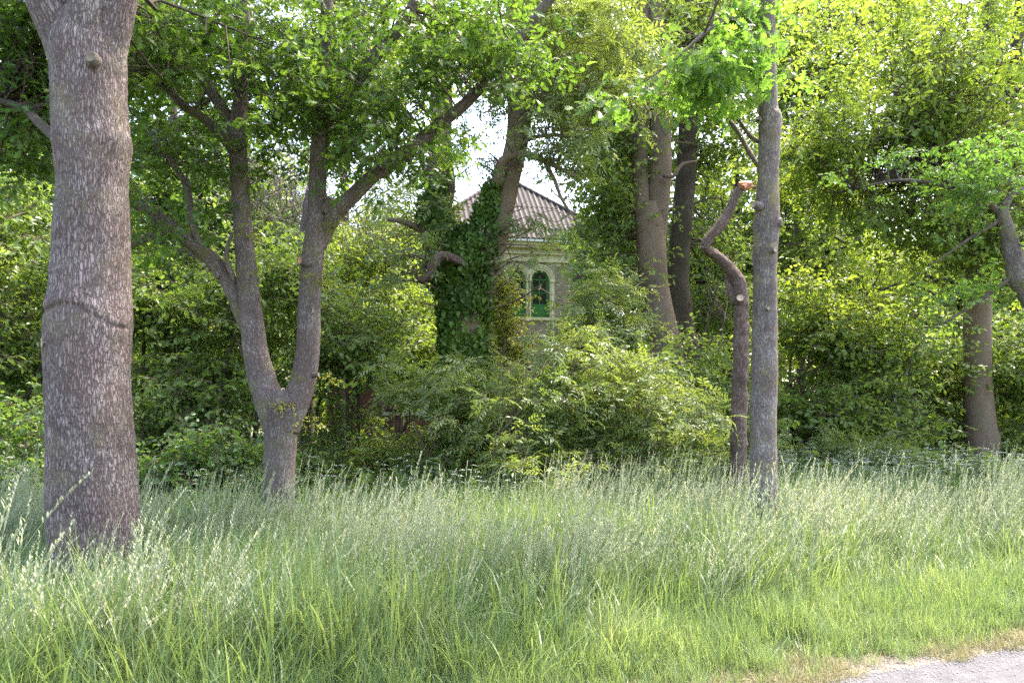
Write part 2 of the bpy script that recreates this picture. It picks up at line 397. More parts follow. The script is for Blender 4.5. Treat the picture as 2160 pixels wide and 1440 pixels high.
M_sand = earthmat('sandy_soil', [(.3, (.09, .07, .05)), (.5, (.15, .125, .1)), (.7, (.21, .185, .16))], 5)
M_asph = earthmat('asphalt', [(.3, (.048, .046, .052)), (.5, (.07, .067, .074)), (.62, (.09, .086, .094)), (.75, (.12, .116, .12))], 9, .006)

def grid_sheet(name, xs, ys, zf, mat, kind='structure', parent=None):
    X, Y = np.meshgrid(xs, ys, indexing='ij')
    Z = zf(X.ravel(), Y.ravel())
    V = np.stack([X.ravel(), Y.ravel(), Z], -1)
    nx, ny = len(xs), len(ys)
    i = np.arange(nx - 1)[:, None] * ny; j = np.arange(ny - 1)[None, :]
    F = np.stack([i + j, i + ny + j, i + ny + j + 1, i + j + 1], -1).reshape(-1, 4)
    o = obj(name, make_mesh(name, V, F, [mat])); o['kind'] = kind
    return o
xs = np.r_[[-400, -150, -60, -30], np.arange(-16, 20.01, .25), [35, 60, 150, 400]]
ys = np.r_[[-400, -150, -60, -20, -8], np.arange(-2, 22.01, .25), [30, 40, 60, 150, 400]]
g = grid_sheet('ground', xs, ys, lambda x, y: ground_z(x, y) - .03 - .05 * np.clip(-inward(x, y) * 3, 0, 1), M_soil)
def strip(name, t0, t1, a, b, mat, z, wob=0, nt_=240, nw=6, bump=0):
    """a sheet along the road edge from offset a to b (measured into the grass)"""
    ts = np.linspace(t0, t1, nt_); ws = np.linspace(0, 1, nw)
    T, Wd = np.meshgrid(ts, ws, indexing='ij')
    q = np.stack([T.ravel() * 2.2, Wd.ravel() * 0 + 5, T.ravel() * 0], -1)
    nz = (vnoise(q, 12) * .6 + vnoise(q * 3.1, 13) * .3 + vnoise(q * 9, 14) * .15).reshape(T.shape) * wob
    B = b + nz; off = a + (B - a) * Wd
    x = T * ED[0] + off * EN[0]; y = 3.86 + T * ED[1] + off * EN[1]
    zz = z + (vnoise(np.stack([x.ravel() * 6, y.ravel() * 6, x.ravel() * 0], -1), 21) * bump).reshape(x.shape)
    V = np.stack([x.ravel(), y.ravel(), zz.ravel()], -1)
    i = np.arange(nt_ - 1)[:, None] * nw; j = np.arange(nw - 1)[None, :]
    F = np.stack([i + j, i + nw + j, i + nw + j + 1, i + j + 1], -1).reshape(-1, 4)
    o = obj(name, make_mesh(name, V, F[:, ::-1], [mat])); o['kind'] = 'structure'; return o
strip('verge_soil', -20, 30, -.25, 1.0, M_sand, .0, 0, 400, 24, .008)
strip('road', -60, 60, -5.5, -.0, M_asph, .014, .09, 900, 6)

# ------------------------------------------------------------------ leaf and grass templates (meshes shared by the scatters)
def leaf_outline(kind, L):
    """(V, F) of one leaf lying in xy, stem at the origin, pointing +x, slightly folded and bent"""
    if kind == 'oak':
        prof = [(.04, .02), (.16, .13), (.25, .09), (.36, .25), (.45, .1), (.57, .33), (.68, .12), (.79, .3), (.88, .12), (.97, .1)]
    elif kind == 'oval':
        prof = [(.08, .05), (.3, .27), (.6, .3), (.85, .16)]
    elif kind == 'lance':
        prof = [(.1, .05), (.4, .16), (.75, .11)]
    elif kind == 'diamond':
        prof = [(.3, .24), (.68, .24)]
    elif kind == 'ivy':
        prof = [(-.06, .12), (.02, .36), (.22, .3), (.34, .42), (.5, .26), (.75, .13)]
    s = np.array([(0, 0)] + prof + [(1, 0)], float)
    n = len(prof)
    mid = [(x, 0) for x, _ in prof]
    V = [(0, 0, 0)] + [(x, 0, 0) for x, _ in prof] + [(1, 0, 0)]
    up = [(x, w, .28 * w) for x, w in prof]; dn = [(x, -w, .28 * w) for x, w in prof]
    V = np.array(V + up + dn, float)
    V[:, 2] -= .35 * np.clip(V[:, 0], 0, 1) ** 2 * .5
    F = []
    a, u, dd = 1, n + 2, 2 * n + 2
    F.append((0, a, u, u)); F.append((0, dd, a, a))
    for k in range(n - 1):
        F.append((a + k, a + k + 1, u + k + 1, u + k)); F.append((a + k, dd + k, dd + k + 1, a + k + 1))
    F.append((a + n - 1, n + 1, u + n - 1, u + n - 1)); F.append((a + n - 1, dd + n - 1, n + 1, n + 1))
    return V * L, np.array(F)

def rotm(rx, ry, rz):
    cx, sx, cy_, sy, cz, sz = math.cos(rx), math.sin(rx), math.cos(ry), math.sin(ry), math.cos(rz), math.sin(rz)
    X = np.array([[1, 0, 0], [0, cx, -sx], [0, sx, cx]]); Y = np.array([[cy_, 0, sy], [0, 1, 0], [-sy, 0, cy_]]); Z = np.array([[cz, -sz, 0], [sz, cz, 0], [0, 0, 1]])
    return Z @ Y @ X

def spray_template(name, kind, n, leafL, length, mat, bark, spread=1.0):
    j = Join(); r = np.random.default_rng(hash_(name))
    stems = 4 if n > 8 else 2
    for sidx in range(stems):
        yaw = (sidx - (stems - 1) / 2) * .65 + r.normal(0, .15)
        pit = r.normal(0, .35)
        dirv = np.array([math.cos(yaw) * math.cos(pit), math.sin(yaw) * math.cos(pit), math.sin(pit)])
        l = length * r.uniform(.7, 1)
        end = dirv * l + [0, 0, -.12 * l]
        V, F, _ = tube_data([(0, 0, 0), dirv * l * .5 + [0, 0, .02], end], [.0035, .0025, .001], 3, l / 2, cap=False)
        j.add(V, F, .5, 1)
        for k in range(n // stems):
            t = .25 + .75 * (k + r.uniform(0, .6)) / max(1, n // stems)
            p = dirv * l * t + [0, 0, -.12 * l * t * t]
            V, F = leaf_outline(kind, leafL * r.uniform(.65, 1.2))
            A = rotm(r.normal(0, .45), r.normal(.2, .35), yaw + r.choice([-1, 1]) * r.uniform(.3, 1.4))
            j.add(V @ A.T + p, F, r.uniform(0, 1), 0)
    return j.mesh(name, [mat, bark], smooth=False)
def hash_(s):
    return sum((i + 1) * ord(c) for i, c in enumerate(s)) % 100000

def pinnate_template(name, n, leafletL, pairs, mat, bark):
    j = Join(); r = np.random.default_rng(hash_(name))
    for q in range(n):
        yaw = r.uniform(-2.2, 2.2); pit = r.uniform(-.5, .6); base = np.array([r.uniform(0, .25), 0, 0])
        Lr = leafletL * (pairs * .55 + .8)
        A = rotm(r.normal(0, .45), -pit, yaw); v = r.uniform(0, 1)
        sag = .25
        def pt(t): return np.array([Lr * t, 0, -sag * Lr * t * t])
        V, F, _ = tube_data([pt(0), pt(.5), pt(1)], [.003, .002, .001], 3, Lr, cap=False)
        j.add(V @ A.T + base, F, v, 1)
        for k in range(pairs):
            t = .25 + .7 * k / pairs
            for s in (-1, 1):
                V, F = leaf_outline('lance', leafletL * r.uniform(.8, 1.1))
                B = rotm(r.normal(0, .25), r.normal(.15, .15), s * r.uniform(.8, 1.15))
                j.add((V @ B.T + pt(t)) @ A.T + base, F, np.clip(v + r.normal(0, .15), 0, 1), 0)
        V, F = leaf_outline('lance', leafletL)
        j.add((V @ rotm(0, .4, 0).T + pt(1)) @ A.T + base, F, v, 0)
    return j.mesh(name, [mat, bark])

def templ(name, me):
    return bpy.data.objects.new(name, me)        # not linked: only its mesh is used
def sprays(tag, kind, n, leafL, length, mat, bark, k=4):
    return [templ(f'{tag}_spray', spray_template(f'{tag}{i}', kind, n, leafL, length, mat, bark)) for i in range(k)]
T_oak = sprays('oak', 'oak', 16, .105, .3, M_oak, B_dark)
T_oakb = sprays('young_oak', 'oak', 14, .12, .28, M_oakb, B_dark)
T_oakfar = sprays('far_oak', 'diamond', 26, .1, .5, M_oak, B_dark)
T_oakfarb = sprays('far_young_oak', 'diamond', 26, .1, .5, M_bright, B_dark)
T_haw = sprays('thicket', 'diamond', 20, .09, .46, M_haw, B_dark)
T_bright = sprays('bright', 'diamond', 20, .092, .46, M_bright, B_dark)
T_yellow = sprays('yellow', 'diamond', 30, .06, .35, M_yellow, B_dark)
T_hazel = sprays('hazel', 'oval', 18, .085, .32, M_hazel, B_dark)
T_ash = [templ('ash_spray', pinnate_template(f'ash{i}', 5, .088, 4, M_ash, B_smooth)) for i in range(4)]
T_ashsp = [templ('thin_ash_spray', pinnate_template(f'thinash{i}', 3, .08, 4, M_ash, B_smooth)) for i in range(3)]

def ivy_templ(i):
    j = Join(); r = np.random.default_rng(50 + i)
    for k in range(7):
        V, F = leaf_outline('ivy', .075 * r.uniform(.6, 1.25))
        A = rotm(r.normal(0, .3), r.uniform(.1, .6), r.normal(0, .5))       # leaf hangs: +x = down the wall, normal +z = out
        j.add(V @ A.T + [r.uniform(-.13, .13), r.uniform(-.13, .13), r.uniform(.0, .06)], F, r.uniform(0, 1), 0)
    return j.mesh(f'ivy{i}', [M_ivy])
T_ivy = [templ('ivy_clump', ivy_templ(i)) for i in range(4)]

def blade(L, w, lean, az, curl, n=5, w0=.6):
    t = np.linspace(0, 1, n + 1)
    ang = lean + curl * t ** 1.5
    dx = np.r_[0, np.cumsum(np.sin((ang[1:] + ang[:-1]) / 2) / n)] * L
    dz = np.r_[0, np.cumsum(np.cos((ang[1:] + ang[:-1]) / 2) / n)] * L
    wd = w * np.minimum(1, w0 + t * 1.5) * (1 - t ** 3) / 2
    ca, sa = math.cos(az), math.sin(az)
    V = []
    for k in range(n):
        c = np.array([ca * dx[k], sa * dx[k], dz[k]]); s = np.array([-sa, ca, 0]) * wd[k]
        V += [c - s, c + s]
    V.append((ca * dx[-1], sa * dx[-1], dz[-1]))
    F = [(2 * k, 2 * k + 1, 2 * k + 3, 2 * k + 2) for k in range(n - 1)] + [(2 * n - 2, 2 * n - 1, 2 * n, 2 * n)]
    return np.array(V), np.array(F)

WIND = 0.15
def tuft(name, nb, L, w, rad, mats, lean=.25, curl=1.2):
    j = Join(); r = np.random.default_rng(hash_(name))
    for k in range(nb):
        l = L * r.uniform(.5, 1.1)
        az = r.normal(WIND, 1.2) if r.random() < .55 else r.uniform(0, 2 * math.pi)
        if r.random() < .35 and w > .007: V, F = blade(l * 1.05, .0145 * r.uniform(.7, 1.1), abs(r.normal(.18, .15)), az, abs(r.normal(.7, .7)), 7)
        else: V, F = blade(l, w * r.uniform(.6, 1.3), abs(r.normal(lean * .5, lean)), az, abs(r.normal(.2, curl * .6)))
        j.add(V + [r.normal(0, rad), r.normal(0, rad), 0], F, r.uniform(0, 1))
    return j.mesh(name, mats)
def culms(name, nb, H, rad):
    """flowering stems: thin curved stalk, one or two leaves, a loose pale panicle"""
    j = Join(); r = np.random.default_rng(hash_(name))
    for k in range(nb):
        h = H * (r.uniform(.7, 1.0) if r.random() < .8 else r.uniform(1.0, 1.22)); az = r.normal(WIND, .5); lean = abs(r.normal(.05, .07)); curl = abs(r.normal(.3, .3)); v = r.uniform(0, 1)
        b = np.array([r.normal(0, rad), r.normal(0, rad), 0])
        n = 8
        V, F = blade(h, .005, lean, az, curl * 1.4, n, 1.0)
        c = (V[0:2 * n:2] + V[1:2 * n:2]) / 2
        V[: 2 * n] = np.repeat(c, 2, 0) + (V[: 2 * n] - np.repeat(c, 2, 0)) * 1.0
        j.add(V + b, F, v, 0)
        # second, crossed ribbon so that the stalk reads from every side
        S = V.copy(); ca, sa = math.cos(az), math.sin(az)
        for q in range(n):
            d = (V[2 * q + 1] - V[2 * q]) ; L_ = np.linalg.norm(d) / 2
            cc = (V[2 * q] + V[2 * q + 1]) / 2; S[2 * q] = cc - np.array([ca, sa, 0]) * L_; S[2 * q + 1] = cc + np.array([ca, sa, 0]) * L_
        j.add(S + b, F, v, 0)
        cc = np.vstack([c, V[-1:]])
        kind = r.random()
        m = 14 if kind < .5 else 22
        for q in range(m):
            t = .77 + .23 * q / m
            x = t * n; i0 = min(int(x), n - 1); p = cc[i0] + (cc[i0 + 1] - cc[i0]) * (x - i0)
            ll = (.05 * (1 - (t - .77) / .23 * .7) if kind < .5 else .024) * r.uniform(.6, 1.2)
            W = .0085 if kind < .5 else .011
            Vb, Fb = blade(ll, W, (.38 if kind < .5 else .14) + abs(r.normal(0, .2)), r.uniform(0, 6.28), .3, 2)
            j.add(Vb + b + p, Fb, r.uniform(0, 1), 1)
        for q in range(2):
            i0 = r.integers(1, 5); Vb, Fb = blade(r.uniform(.15, .3), .007, r.uniform(.3, .7), r.normal(WIND, 1.3), r.uniform(.5, 1.4), 4)
            j.add(Vb + b + cc[i0], Fb, r.uniform(0, 1), 0)
    return j.mesh(name, [M_culm, M_head])
T_tuft = [templ('grass_tuft', tuft(f'tuft{i}', 20, .8, .0075, .07, [M_grass], .22, 1.0)) for i in range(5)]
T_short = [templ('short_tuft', tuft(f'short{i}', 46, .3, .0042, .05, [M_grass], .4, 1.3)) for i in range(4)]
T_drytuft = [templ('dry_tuft', tuft(f'dry{i}', 30, .1, .004, .05, [M_dry], .9, 1.2)) for i in range(3)]
T_culm = [templ('culm_tuft', culms(f'culm{i}', 7, .98, .06)) for i in range(5)]

def parsley(i):
    j = Join(); r = np.random.default_rng(80 + i)
    for s in range(4):
        h = r.uniform(.55, .95); az = r.uniform(0, 6.28); ln = r.uniform(0, .3)
        top = np.array([math.cos(az) * ln * h, math.sin(az) * ln * h, h])
        V, F, _ = tube_data([(0, 0, 0), top * .5 + [0, 0, .05], top], [.004, .003, .002], 4, .3, cap=False); j.add(V, F, .5, 0)
        for u in range(2):
            c = top + [r.normal(0, .05), r.normal(0, .05), r.uniform(-.05, .04)]
            for q in range(26):
                a, rr = r.uniform(0, 6.28), r.uniform(0, .045) 
                p = c + [math.cos(a) * rr, math.sin(a) * rr, -rr * .2]
                V, F = leaf_outline('diamond', .012); j.add(V @ rotm(r.normal(0, .4), r.normal(0, .4), r.uniform(0, 6)).T + p, F, r.uniform(0, 1), 1)
        for q in range(5):
            p = top * r.uniform(.2, .8); yaw = r.uniform(0, 6.28)
            for k in range(8):
                V, F = leaf_outline('lance', .07 * r.uniform(.6, 1)); d = np.array([math.cos(yaw), math.sin(yaw), .2]) * .02 * k
                j.add(V @ rotm(0, r.normal(.1, .3), yaw + (-1) ** k * .9).T + p + d, F, r.uniform(.3, 1), 0)
    return j.mesh(f'parsley{i}', [M_hazel, M_umbel])
T_pars = [templ('parsley_plant', parsley(i)) for i in range(3)]

# ------------------------------------------------------------------ scatter (one point mesh + geometry nodes, the copies belong to the object itself)
_groups = {}
def scatter_group(ts):
    key = tuple(t.data.name for t in ts)
    if key in _groups: return _groups[key]
    g = bpy.data.node_groups.new('scatter', 'GeometryNodeTree')
    g.interface.new_socket('Geometry', in_out='INPUT', socket_type='NodeSocketGeometry')
    g.interface.new_socket('Geometry', in_out='OUTPUT', socket_type='NodeSocketGeometry')
    gi = g.nodes.new('NodeGroupInput'); go = g.nodes.new('NodeGroupOutput')
    L = g.links.new
    jn = g.nodes.new('GeometryNodeJoinGeometry')
    for t in ts:
        oi = g.nodes.new('GeometryNodeObjectInfo'); oi.inputs['Object'].default_value = t; oi.inputs['As Instance'].default_value = False
        ti = g.nodes.new('GeometryNodeGeometryToInstance'); L(oi.outputs['Geometry'], ti.inputs[0]); L(ti.outputs[0], jn.inputs[0])
    ip = g.nodes.new('GeometryNodeInstanceOnPoints'); ip.inputs['Pick Instance'].default_value = True
    L(gi.outputs[0], ip.inputs['Points']); L(jn.outputs[0], ip.inputs['Instance'])
    def na(n, ty):
        a = g.nodes.new('GeometryNodeInputNamedAttribute'); a.data_type = ty; a.inputs['Name'].default_value = n; return a.outputs['Attribute']
    er = g.nodes.new('FunctionNodeEulerToRotation'); L(na('rot', 'FLOAT_VECTOR'), er.inputs[0])
    L(er.outputs[0], ip.inputs['Rotation']); L(na('scl', 'FLOAT_VECTOR'), ip.inputs['Scale']); L(na('idx', 'INT'), ip.inputs['Instance Index'])
    L(ip.outputs[0], go.inputs[0])
    _groups[key] = g
    return g
NINST = [0]
def scatter(name, pos, rot, scl, ts, parent=None, kind='stuff'):
    pos = np.asarray(pos, np.float32); n = len(pos); NINST[0] += n
    me = bpy.data.meshes.new(name); me.vertices.add(n); me.vertices.foreach_set('co', pos.ravel())
    a = me.attributes.new('rot', 'FLOAT_VECTOR', 'POINT'); a.data.foreach_set('vector', np.ascontiguousarray(rot, np.float32).ravel())
    scl = np.asarray(scl, np.float32)
    if scl.ndim == 1: scl = np.repeat(scl[:, None], 3, 1)
    a = me.attributes.new('scl', 'FLOAT_VECTOR', 'POINT'); a.data.foreach_set('vector', np.ascontiguousarray(scl).ravel())
    a = me.attributes.new('idx', 'INT', 'POINT'); a.data.foreach_set('value', rng.integers(0, len(ts), n).astype(np.int32))
    for m in ts[0].data.materials: me.materials.append(m)
    o = obj(name, me, parent)
    md = o.modifiers.new('scatter', 'NODES'); md.node_group = scatter_group(ts)
    if kind: o['kind'] = kind
    return o

# ------------------------------------------------------------------ vegetation builders
def blob_clusters(blobs, gap=-.02, keep=None):
    """blobs: (px, py, d, rx_px, ry_px, rd_m, n) -> cluster centres in metres, ragged and with open pockets"""
    out = []
    for (px, py, d, rx, ry, rd, n) in blobs:
        c = P(px, py, d); got = np.zeros((0, 3)); k = 0
        while len(got) < n and k < 6:
            v = rng.normal(size=(n * 2, 3)); v /= np.linalg.norm(v, axis=1)[:, None]
            v *= rng.uniform(0, 1, (n * 2, 1)) ** .5 * (1.08 + (rng.uniform(size=(n * 2, 1)) < .3) * rng.uniform(0, .55, (n * 2, 1)))
            v += rng.normal(0, .07, v.shape)
            q = c + v * [rx * d / FPX, rd, ry * d / FPX]
            f = 1.1 * 12 / max(d, 8)
            nz = vnoise(q * f * [1, 1, 1.5], 77) * .7 + vnoise(q * f * 2.3, 78) * .4
            got = np.vstack([got, q[nz > gap]]); k += 1
        out.append(got[:n])
    q = np.vstack(out)
    return q[q[:, 2] > .15]

def proj(q):
    return 1080 + q[:, 0] / q[:, 1] * FPX, HZ - (q[:, 2] - EYE) / q[:, 1] * FPX

HOLES = [  # (px, py, rx, ry, nearest distance) gaps through which the photograph shows the house or the sky
    (1145, 440, 84, 72, 9), (1130, 540, 80, 56, 9), (1142, 618, 44, 66, 9), (1188, 622, 34, 60, 9), (1100, 600, 22, 34, 9),
    (1160, 300, 34, 62, 9), (1010, 350, 38, 62, 9), (1030, 250, 18, 34, 9), (850, 874, 68, 32, 8.5),
    (985, 400, 26, 30, 9), (1545, 300, 16, 34, 12), (860, 565, 24, 16, 9), (848, 700, 20, 16, 9)]
def hole_mask(q, soft=.06):
    x, y = proj(q)
    keep = np.ones(len(q), bool)
    for (hx, hy, rx, ry, dm) in HOLES:
        e = ((x - hx) / rx) ** 2 + ((y - hy) / ry) ** 2
        keep &= ~((e < 1 + rng.normal(0, .15, len(q))) & (q[:, 1] > dm) & (rng.uniform(size=len(q)) > soft))
    return keep

def foliage(parent, centres, per, cr, ts, scale=1.0, flat=.4, name='crown', droop=.1, holes=True, dm=None):
    n = len(centres) * per
    c = np.repeat(centres, per, 0)
    size = np.repeat(rng.uniform(.6, 1.35, len(centres)), per)[:, None]
    off = rng.normal(size=(n, 3)) * [cr * 1.15, cr * 1.15, cr * flat] * size * .8
    pos = c + off
    pos = pos[pos[:, 2] > .1]
    if holes: pos = pos[hole_mask(pos)]
    n = len(pos)
    yaw = rng.uniform(0, 2 * np.pi, n)
    rot = np.stack([rng.normal(0, .38, n), rng.normal(droop + .1, .36, n), yaw], -1)
    scl = scale * rng.uniform(.7, 1.25, n)
    return scatter(name, pos, rot, scl, ts, parent), pos

def limb(parent, name, ctrl, mat, nseg=12, step=.06, lump=.05, seed=1, bark=0, d=None):
    """ctrl: (px, py, depth, width_px)"""
    pts = [P(x, y, dd) for x, y, dd, w in ctrl]
    rad = [w / 2 * dd / FPX for x, y, dd, w in ctrl]
    V, F, bk = tube_data(pts, rad, nseg, step, lump, seed, True, bark)
    o = obj(name, make_mesh(name, V, F, [mat], {'bk': bk}), parent)
    return o, (smooth_poly(pts, rad, .12))

def twigs(parent, skel, centres, mat, r0=.012, name='branches', sag=.25, frac=1.0, maxlen=2.6, sub=2):
    """a thin bent branch from the nearest point of the limbs to each cluster of leaves, with side twigs"""
    S = np.vstack([s[0] for s in skel]); SR = np.concatenate([s[1] for s in skel])
    VV, FF, BB, n = [], [], [], 0
    for c in centres:
        if rng.uniform() > frac: continue
        e = np.linalg.norm((S - c) * [1, 1, 1.0], axis=1) + np.maximum(0, S[:, 2] - c[2] + .1) * 1.2
        i = int(np.argmin(e)); a = S[i]; L = np.linalg.norm(c - a)
        if L > maxlen or L < .15: continue
        m = (a + c) / 2 + rng.normal(0, .12 * L, 3) + [0, 0, sag * L * rng.uniform(-.2, .6)]
        r = min(SR[i] * .6, r0 * (.6 + L * .7))
        q1 = a * .6 + m * .4 + rng.normal(0, .04 * L, 3)
        V, F, bk = tube_data([a, q1, m, c], [r, r * .8, r * .6, r * .25], 5, max(.12, L / 8), .1, n % 97, False)
        VV.append(V); FF.append(F + n); BB.append(bk); n += len(V)
        for s in range(sub):
            t = rng.uniform(.3, .9); p = m * (1 - t) + c * t
            e2 = p + rng.normal(0, .22 * L + .08, 3)
            V, F, bk = tube_data([p, (p + e2) / 2 + rng.normal(0, .05 * L, 3), e2], [r * .4, r * .3, r * .12], 3, .15, 0, 1, False)
            VV.append(V); FF.append(F + n); BB.append(bk); n += len(V)
    if not VV: return
    o = obj(name, make_mesh(name, np.vstack(VV), np.vstack(FF), [mat], {'bk': np.vstack(BB)}), parent); o['kind'] = 'stuff'
    return o

_single = {}
def single_leaf(kind, L, mat, i=0):
    k = (kind, mat.name, i)
    if k not in _single:
        V, F = leaf_outline(kind, L); _single[k] = make_mesh(kind + '_leaf', V, F, [mat], {'v': np.full(len(V), i / 4)}, False)
    return _single[k]
def leaf_parts(parent, pos, kind, L, mat, n=290, sel='near', name='leaf'):
    """the n leaves that show largest as objects of their own"""
    x, y = proj(pos)
    ok = (x > 0) & (x < 2160) & (y > 0) & (y < 1440)
    q = pos[ok]
    if sel == 'near': q = q[np.argsort(q[:, 1])]
    q = q[: max(1, min(len(q), int(n / 2.0)))]
    base = np.array(parent['_base'])
    k = 0
    while k < n:
        p = q[k % len(q)] + rng.normal(0, .11, 3) * [1, .8, .8]
        o = bpy.data.objects.new(name, single_leaf(kind, L, mat, k % 5)); COL.objects.link(o); o.parent = parent
        o.location = p - base; s = rng.uniform(.75, 1.2); o.scale = (s, s, s)
        o.rotation_euler = (rng.normal(0, .6), rng.normal(.35, .5), rng.uniform(0, 6.28)); k += 1

def stub(parent, px, py, d, w, direction, length, mat, cutmat, name='cut_stub'):
    a = P(px, py, d); dv = np.array(direction, float); dv /= np.linalg.norm(dv)
    r = w / 2 * d / FPX
    a = a - dv * length * .5
    V, F, bk = tube_data([a - dv * r, a, a + dv * length * .5, a + dv * length], [r * 1.35, r * 1.25, r * 1.05, r], 14, length / 4 + .01, .06, int(px), False)
    nv = len(V)
    # cut face: a ring proud of the bark and a slightly sunken pale disc
    ring = V[-14:]; c = ring.mean(0)
    inner = c + (ring - c) * .8 + dv * .003
    deep = c + (ring - c) * .62 - dv * .004
    V = np.vstack([V, inner, deep, [c - dv * .004]]); bk = np.vstack([bk, bk[-14:], bk[-14:], bk[-1:]])
    i = np.arange(14); i2 = (i + 1) % 14
    F1 = np.stack([nv - 14 + i, nv - 14 + i2, nv + i2, nv + i], -1)
    F2 = np.stack([nv + i, nv + i2, nv + 14 + i2, nv + 14 + i], -1)
    F3 = np.stack([nv + 14 + i, nv + 14 + i2, np.full(14, nv + 28), np.full(14, nv + 28)], -1)
    FF = np.vstack([F, F1, F2, F3]); fm = np.r_[np.zeros(len(F) + 14), np.ones(28)]
    return obj(name, make_mesh(name, V, FF, [mat, cutmat], {'bk': bk}, True, fm), parent)

# ================================================================== HOUSE
house = thing('villa', 'old brick house with corrugated hip roof and green arched doors behind the trees', 'house', P(1100, 930, 40) * [1, 1, 0])
HB = house['_base']
TH = R(11)                                   # the tower's front is turned a little to the right
DT = 42.0
TO = P(1100, HZ, DT); TO[2] = 0              # origin on the ground below the roof apex, at the front wall
def tw(x, y, z):                              # local (x along the front, y inwards, z up) -> world
    return np.array([TO[0] + x * math.cos(TH) + y * math.sin(TH) * -1, TO[1] + x * math.sin(TH) + y * math.cos(TH), z])
def zof(py, d=DT): return EYE + (HZ - py) / FPX * d
def jlocal(j, f=tw):
    j.V = [np.array([f(*v) for v in V]) for V in j.V]
    return j
def hpart(name, j, mats, f=tw, parent=house, smooth=False):
    jlocal(j, f)
    o = bpy.data.objects.new(name, j.mesh(name, mats, smooth=smooth)); COL.objects.link(o); o.parent = parent
    if '_base' in parent: o.location = -Vector(HB)
    return o
eave_z, apex_z = zof(508), zof(376, DT + 5) 
HW = 5.6
DOORX = [(1090 - 1100) / 40.0, (1140.5 - 1100) / 40.0]; DW = .5
dz0, dspring = zof(668), zof(588)
# walls (mortar body) with door openings left by building round them
j = Join()
wt = zof(552)
top = zof(545)
segs = [(-HW + .6, DOORX[0] - DW), (DOORX[0] + DW, DOORX[1] - DW), (DOORX[1] + DW, HW - .6)]
for a, b in segs: j.box((a, 0, 0), (b, .35, top))
for c in DOORX:
    j.box((c - DW, 0, 0), (c + DW, .35, dz0))
    # arch spandrel
    n = 12
    for k in range(n):
        a0, a1 = math.pi * k / n, math.pi * (k + 1) / n
        x0, x1 = c + DW * math.cos(a0), c + DW * math.cos(a1)
        zb = dspring + DW * min(math.sin(a0), math.sin(a1))
        j.box((min(x0, x1), 0, zb), (max(x0, x1), .35, top))
j.box((-HW + .6, .35, 0), (-HW + .95, 10, top)); j.box((HW - .95, .35, 0), (HW - .6, 10, top)); j.box((-HW + .95, 9.7, 0), (HW - .95, 10, top))
wall = hpart('wall', j, [M_mortar])
# brick courses on the tower front
j = Join(); r = np.random.default_rng(5)
z = dz0 - 2.6; course = 0
while z < top - .05:
    x = 1.0 + (.11 if course % 2 else 0)
    while x < 4.2:
        if all(not (abs(x + .1 - c) < DW + .36 and z < dspring + DW + .35) for c in DOORX) and not (z < dz0 - .2 and x < 1.7) and not (z > dspring + DW + .15 and x < 1.6):
            y = -.012 + r.uniform(-.004, .003); j.box((x, y, z), (x + .2, .02, z + .057), r.uniform(0, 1))
        x += .212
    x = -1.4 + (.11 if course % 2 else 0)
    while x < 1.6:
        if z > dspring + DW + .18 or z < dz0 - .23: j.box((x, -.012 + r.uniform(-.004, .003), z), (x + .2, .02, z + .057), r.uniform(0, 1))
        x += .212
    z += .069; course += 1
o = hpart('brick', j, [M_grey_brick], parent=wall); o['kind'] = 'stuff'
# cornice, frieze, string course, gutter
j = Join(); j.box((-HW + .3, -.12, zof(552)), (HW - .3, .3, zof(546))); j.box((-HW + .2, -.06, zof(546)), (HW - .2, .3, zof(524)));
j.box((-HW + .1, -.2, zof(536)), (HW - .1, -.06, zof(533.5))); j.box((-HW + .05, -.34, zof(524)), (HW - .05, .3, zof(519))); j.box((-HW, -.46, zof(519)), (HW, .3, zof(513)))
hpart('cornice', j, [M_cream])
j = Join(); j.box((-HW - .1, -.62, zof(513)), (HW + .1, -.44, zof(508.5))); hpart('gutter', j, [M_white])
j = Join(); j.box((-1.2, -.1, dz0 - .16), (3.4, .0, dz0 - .02)); hpart('string_course', j, [M_cream])
